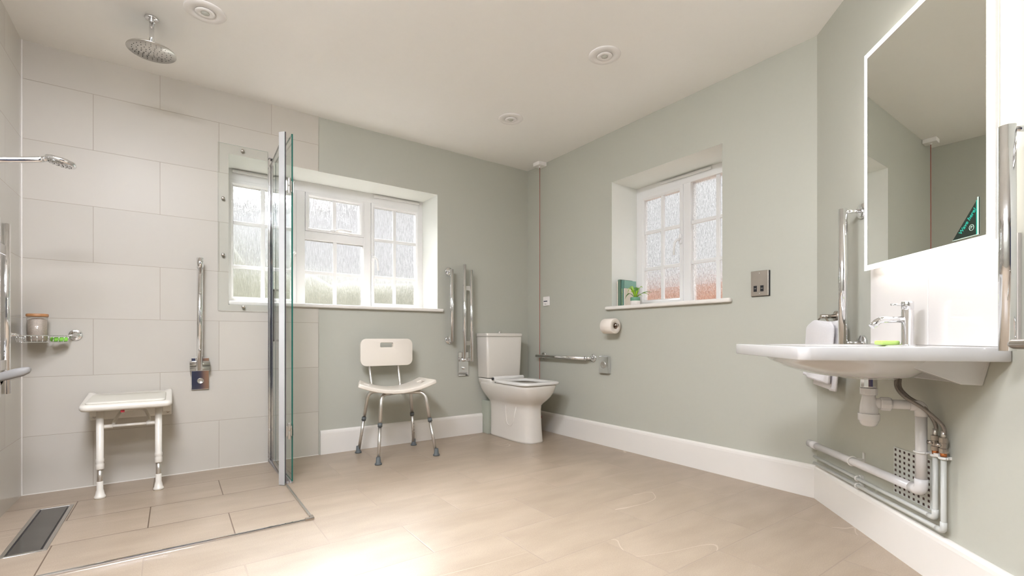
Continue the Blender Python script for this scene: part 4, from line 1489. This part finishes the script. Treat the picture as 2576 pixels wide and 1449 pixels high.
# bottle trap and waste pipe
t_ = thing('bottle_trap', 'white plastic bottle trap hanging under the basin waste', 'bottle trap', fC((.82, .19, .52)))
c_ = (.820, .190, 0)
build('chrome_waste', MB(fC).lathe([(.0245, .694), (.0245, .662), (.021, .6555), (.021, .655)], c_, n=12, smooth=False), CHROME, t_)
build('top_nut', MB(fC).lathe([(.0215, .657), (.0262, .6555), (.0262, .634), (.0235, .632)], c_, n=10, smooth=False), WASTEP, t_)
build('trap_body', MB(fC).lathe([(.0195, .633), (.0200, .625), (.0240, .605), (.0268, .588), (.0278, .570), (.0275, .560)], c_, n=32), WASTEP, t_)
build('trap_cup', MB(fC).lathe([(.0320, .5665), (.0325, .565), (.0322, .5430), (.0290, .5405), (.0270, .5335), (.0220, .5245), (.015, .5210), (0, .5205)], c_, n=20), WASTEP, t_)
e0 = Vector((.820, .190, .6025))
e1 = Vector((.858, .050, .6025))
dd = (e1 - e0).normalized()
build('outlet', MB(fC).tube([e0 + dd * .015, e0 + dd * .040], [.0175, .0185], 24), WASTEP, t_)
build('outlet_nut', MB(fC).tube([e0 + dd * .032, e0 + dd * .036, e0 + dd * .060, e0 + dd * .064], [.0215, .0240, .0240, .0205], 10, smooth=False), WASTEP, t_)

t_ = thing('waste_pipe', 'thick white waste pipe from the trap down and along the wall', 'pipe', fC((.5, .03, .3)))
vx, vo = .860, .049
build('pipe', MB(fC).tube([e0 + dd * .060, e1], .0160, 24), WASTEP, t_)
build('elbow', MB(fC).tube(bend([e1 - dd * .03, Vector((vx, vo, .6025)), Vector((vx, vo, .566))], .022, 6), .0190, 24), WASTEP, t_)
build('pipe', MB(fC).cyl((vx, vo, .345), (vx, vo, .575), .0163, n=28), WASTEP, t_)
build('elbow', MB(fC).tube(bend([(vx, vo, .352), (vx, vo, .311), (vx - .045, vo, .3095)], .022, 6), .0190, 24), WASTEP, t_)
build('pipe', MB(fC).cyl((vx - .035, vo, .3095), (.030, vo - .004, .289), .0163, n=28), WASTEP, t_)
build('coupling', MB(fC).cyl((.105, vo - .003, .2912), (.022, vo - .004, .2888), .0185, n=28), WASTEP, t_)
build('pipe_clip', MB(fC).tube([(vx + .0185 * math.cos(a), vo + .0185 * math.sin(a), .4435) for a in [2 * PI * i / 24 for i in range(25)]], .0035, 8).box((vx, .0, .4385), (vx + .05, .03, .4485)), PLAST, t_)
cl = MB(fC)
for s in (.4285,):
    zc = .3005
    cl.tube([(s, vo - .002 + .0185 * math.cos(a), zc + .0185 * math.sin(a)) for a in [2 * PI * i / 24 for i in range(25)]], .0035, 8)
    cl.box((s - .006, 0, zc - .034), (s + .006, .005, zc + .038)).box((s - .005, .004, zc - .012), (s + .005, .03, zc + .012))
build('pipe_clip', cl, PLAST, t_)

# painted supply pipes with valves and hoses
for nm, lab, s, zb, zf in (('supply_pipe', 'thin sage painted supply pipe with valve, upper of the pair', .884, .2275, .2205), ('supply_pipe', 'thin sage painted supply pipe with valve, lower of the pair', .922, .1985, .187)):
    up_ = nm and s < .9
    t = thing('supply_pipe', lab, 'pipe', fC((s, .02, zb)), 'painted supply pipes under the basin')
    o_ = .022
    path = bend([(s, o_, .452), (s, o_, zb), (.02, o_, zf)], .016, 5)
    build('pipe', MB(fC).tube(path, .0078, 16), PIPEP, t)
    build('elbow', MB(fC).tube(bend([(s, o_, zb + .03), (s, o_, zb), (s - .03, o_, zb - .0003)], .014, 5), .0095, 16), PIPEP, t)
    build('copper_ring', MB(fC).cyl((s, o_, .444), (s, o_, .458), .0090, n=24), COPPER, t)
    vz = .456
    v = build('valve', MB(fC).lathe([(.0130, vz), (.0130, vz + .014), (.0095, vz + .016), (.0095, vz + .032), (.0125, vz + .034), (.0125, vz + .050), (.009, vz + .051)], (s, o_, 0), n=8, smooth=False), NICKEL, t)
    build('valve_screw', MB(fC).cyl((s - .002, o_ + .006, vz + .025), (s - .012, o_ + .017, vz + .025), .0065, n=16), NICKEL, v)
    build('pipe_clip', MB(fC).tube([(s + .0105 * math.cos(a), o_ + .0105 * math.sin(a), .4385) for a in [2 * PI * i / 20 for i in range(21)]], .0042, 8).box((s - .004, 0, .434), (s + .004, o_ - .008, .443)), PLAST, t)
    zc = zf + (zb - zf) * (.4185 / s)
    build('pipe_clip', MB(fC).tube([(.4185, o_ + .0100 * math.cos(a), zc + .0100 * math.sin(a)) for a in [2 * PI * i / 20 for i in range(21)]], .0035, 8).box((.412, 0, zc - .010), (.425, o_ - .008, zc + .014)), PLAST, t)
    hz = vz + .050
    if up_:
        hp = [(s, o_, hz), (s, o_, .545), (.872, .050, .600), (.845, .080, .630), (.826, .094, .660), (.822, .092, .697)]
    else:
        hp = [(s, o_, hz), (s + .002, o_ + .004, .545), (.902, .066, .596), (.868, .104, .632), (.842, .114, .662), (.832, .108, .697)]
    hpn = []
    hp = [Vector(q) for q in hp]
    for i in range(len(hp) - 1):
        p0, p1, p2, p3 = hp[max(0, i - 1)], hp[i], hp[i + 1], hp[min(len(hp) - 1, i + 2)]
        for k2 in range(8):
            t2 = k2 / 8
            hpn.append(.5 * ((2 * p1) + (p2 - p0) * t2 + (2 * p0 - 5 * p1 + 4 * p2 - p3) * t2 * t2 + (-p0 + 3 * p1 - 3 * p2 + p3) * t2 ** 3))
    hpn.append(hp[-1])
    build('braided_hose', MB(fC).tube(hpn, .0058, 14), HOSE, t)
    build('hose_ferrule', MB(fC).cyl((s, o_, hz - .002), (s, o_, hz + .022), .0072, n=18), ALU, t)

# air vent grille
t_ = thing('air_vent_grille', 'sage painted square hole air vent low behind the pipes', 'vent', fC((.73, 0, .235)))
g0, g1_, gz0, gz1 = .632, .838, .236, .413
build('plate', MB(fC).box((g0, 0, gz0), (g1_, .004, gz1)), GRILLE, t_, bevel=.001)
hl = MB(fC)
nx_, nz_ = 8, 9
for i in range(nx_):
    for j in range(nz_):
        s = g0 + (i + .5) * (g1_ - g0) / nx_
        z = gz0 + (j + .5) * (gz1 - gz0) / nz_
        hl.box((s - .0048, .0041, z - .0045), (s + .0048, .0046, z + .0045))
build('vent_holes', hl, HOLE, t_)

# ------------------------------------------------------------------ towel ring and towel
t_ = thing('towel_ring', 'brushed nickel towel ring on the angled wall by the corner', 'towel ring', fC((.205, .03, .93)))
build('flange', MB(fC).lathe([(0, 0), (.0255, 0), (.0255, .010), (0, .012)], (.205, 0, .937), (0, 1, 0), n=32, cap=False), NICKEL, t_)
build('post', MB(fC).cyl((.205, .01, .937), (.205, .074, .937), .0095, n=20), NICKEL, t_)
build('ring', MB(fC).tube([(.205 + .076 * math.sin(a), .066, .858 + .076 * math.cos(a)) for a in [2 * PI * i / 48 for i in range(49)]], .0042, 12), NICKEL, t_)


def cloth(sc0, sw0, sc1, sw1, zt, zb_, oc, th_, seed, hump=True):
    mb = MB(fC)
    rings = []
    n, m_ = 44, 26
    for k_ in range(m_ + 1):
        t = k_ / m_
        z = zt + (zb_ - zt) * t
        c0_ = sc0 + (sc1 - sc0) * t
        w = sw0 + (sw1 - sw0) * min(1, t * 1.5)
        w *= (1 - .22 * max(0, 1 - t * 9) ** 2)
        tk = th_ * (1 - .6 * max(0, 1 - t * 12) ** 2) * (.9 + .2 * t)
        r = []
        for i in range(n):
            a = 2 * PI * i / n
            c_, s_ = math.cos(a), math.sin(a)
            x = abs(c_) ** .45 * (1 if c_ > 0 else -1)
            y = abs(s_) ** .75 * (1 if s_ > 0 else -1)
            fold = .0070 * math.sin(x * 4.2 + seed + t * 1.2) + .0035 * math.sin(x * 9 + seed * 2 - t * 2)
            zz_ = z + (.010 * math.cos(x * 3.4 + .6 + seed) if hump else 0) * max(0, 1 - t * 3) + .002 * math.sin(x * 5 + seed) * t - .012 * x * t
            r.append((c0_ + w * x, oc + tk * y + fold * min(1, t * 3 + .3), zz_))
        rings.append(r)
    mb.loft(rings)
    return mb


t_ = thing('hand_towel', 'white folded hand towel hanging from the ring beside the basin', 'towel', fC((.20, .08, .62)))
build('front_fold', cloth(.212, .130, .168, .128, .912, .632, .082, .0125, .4), TERRY, t_)
build('back_fold', cloth(.235, .120, .196, .112, .905, .598, .052, .0105, 2.1), TERRY, t_)
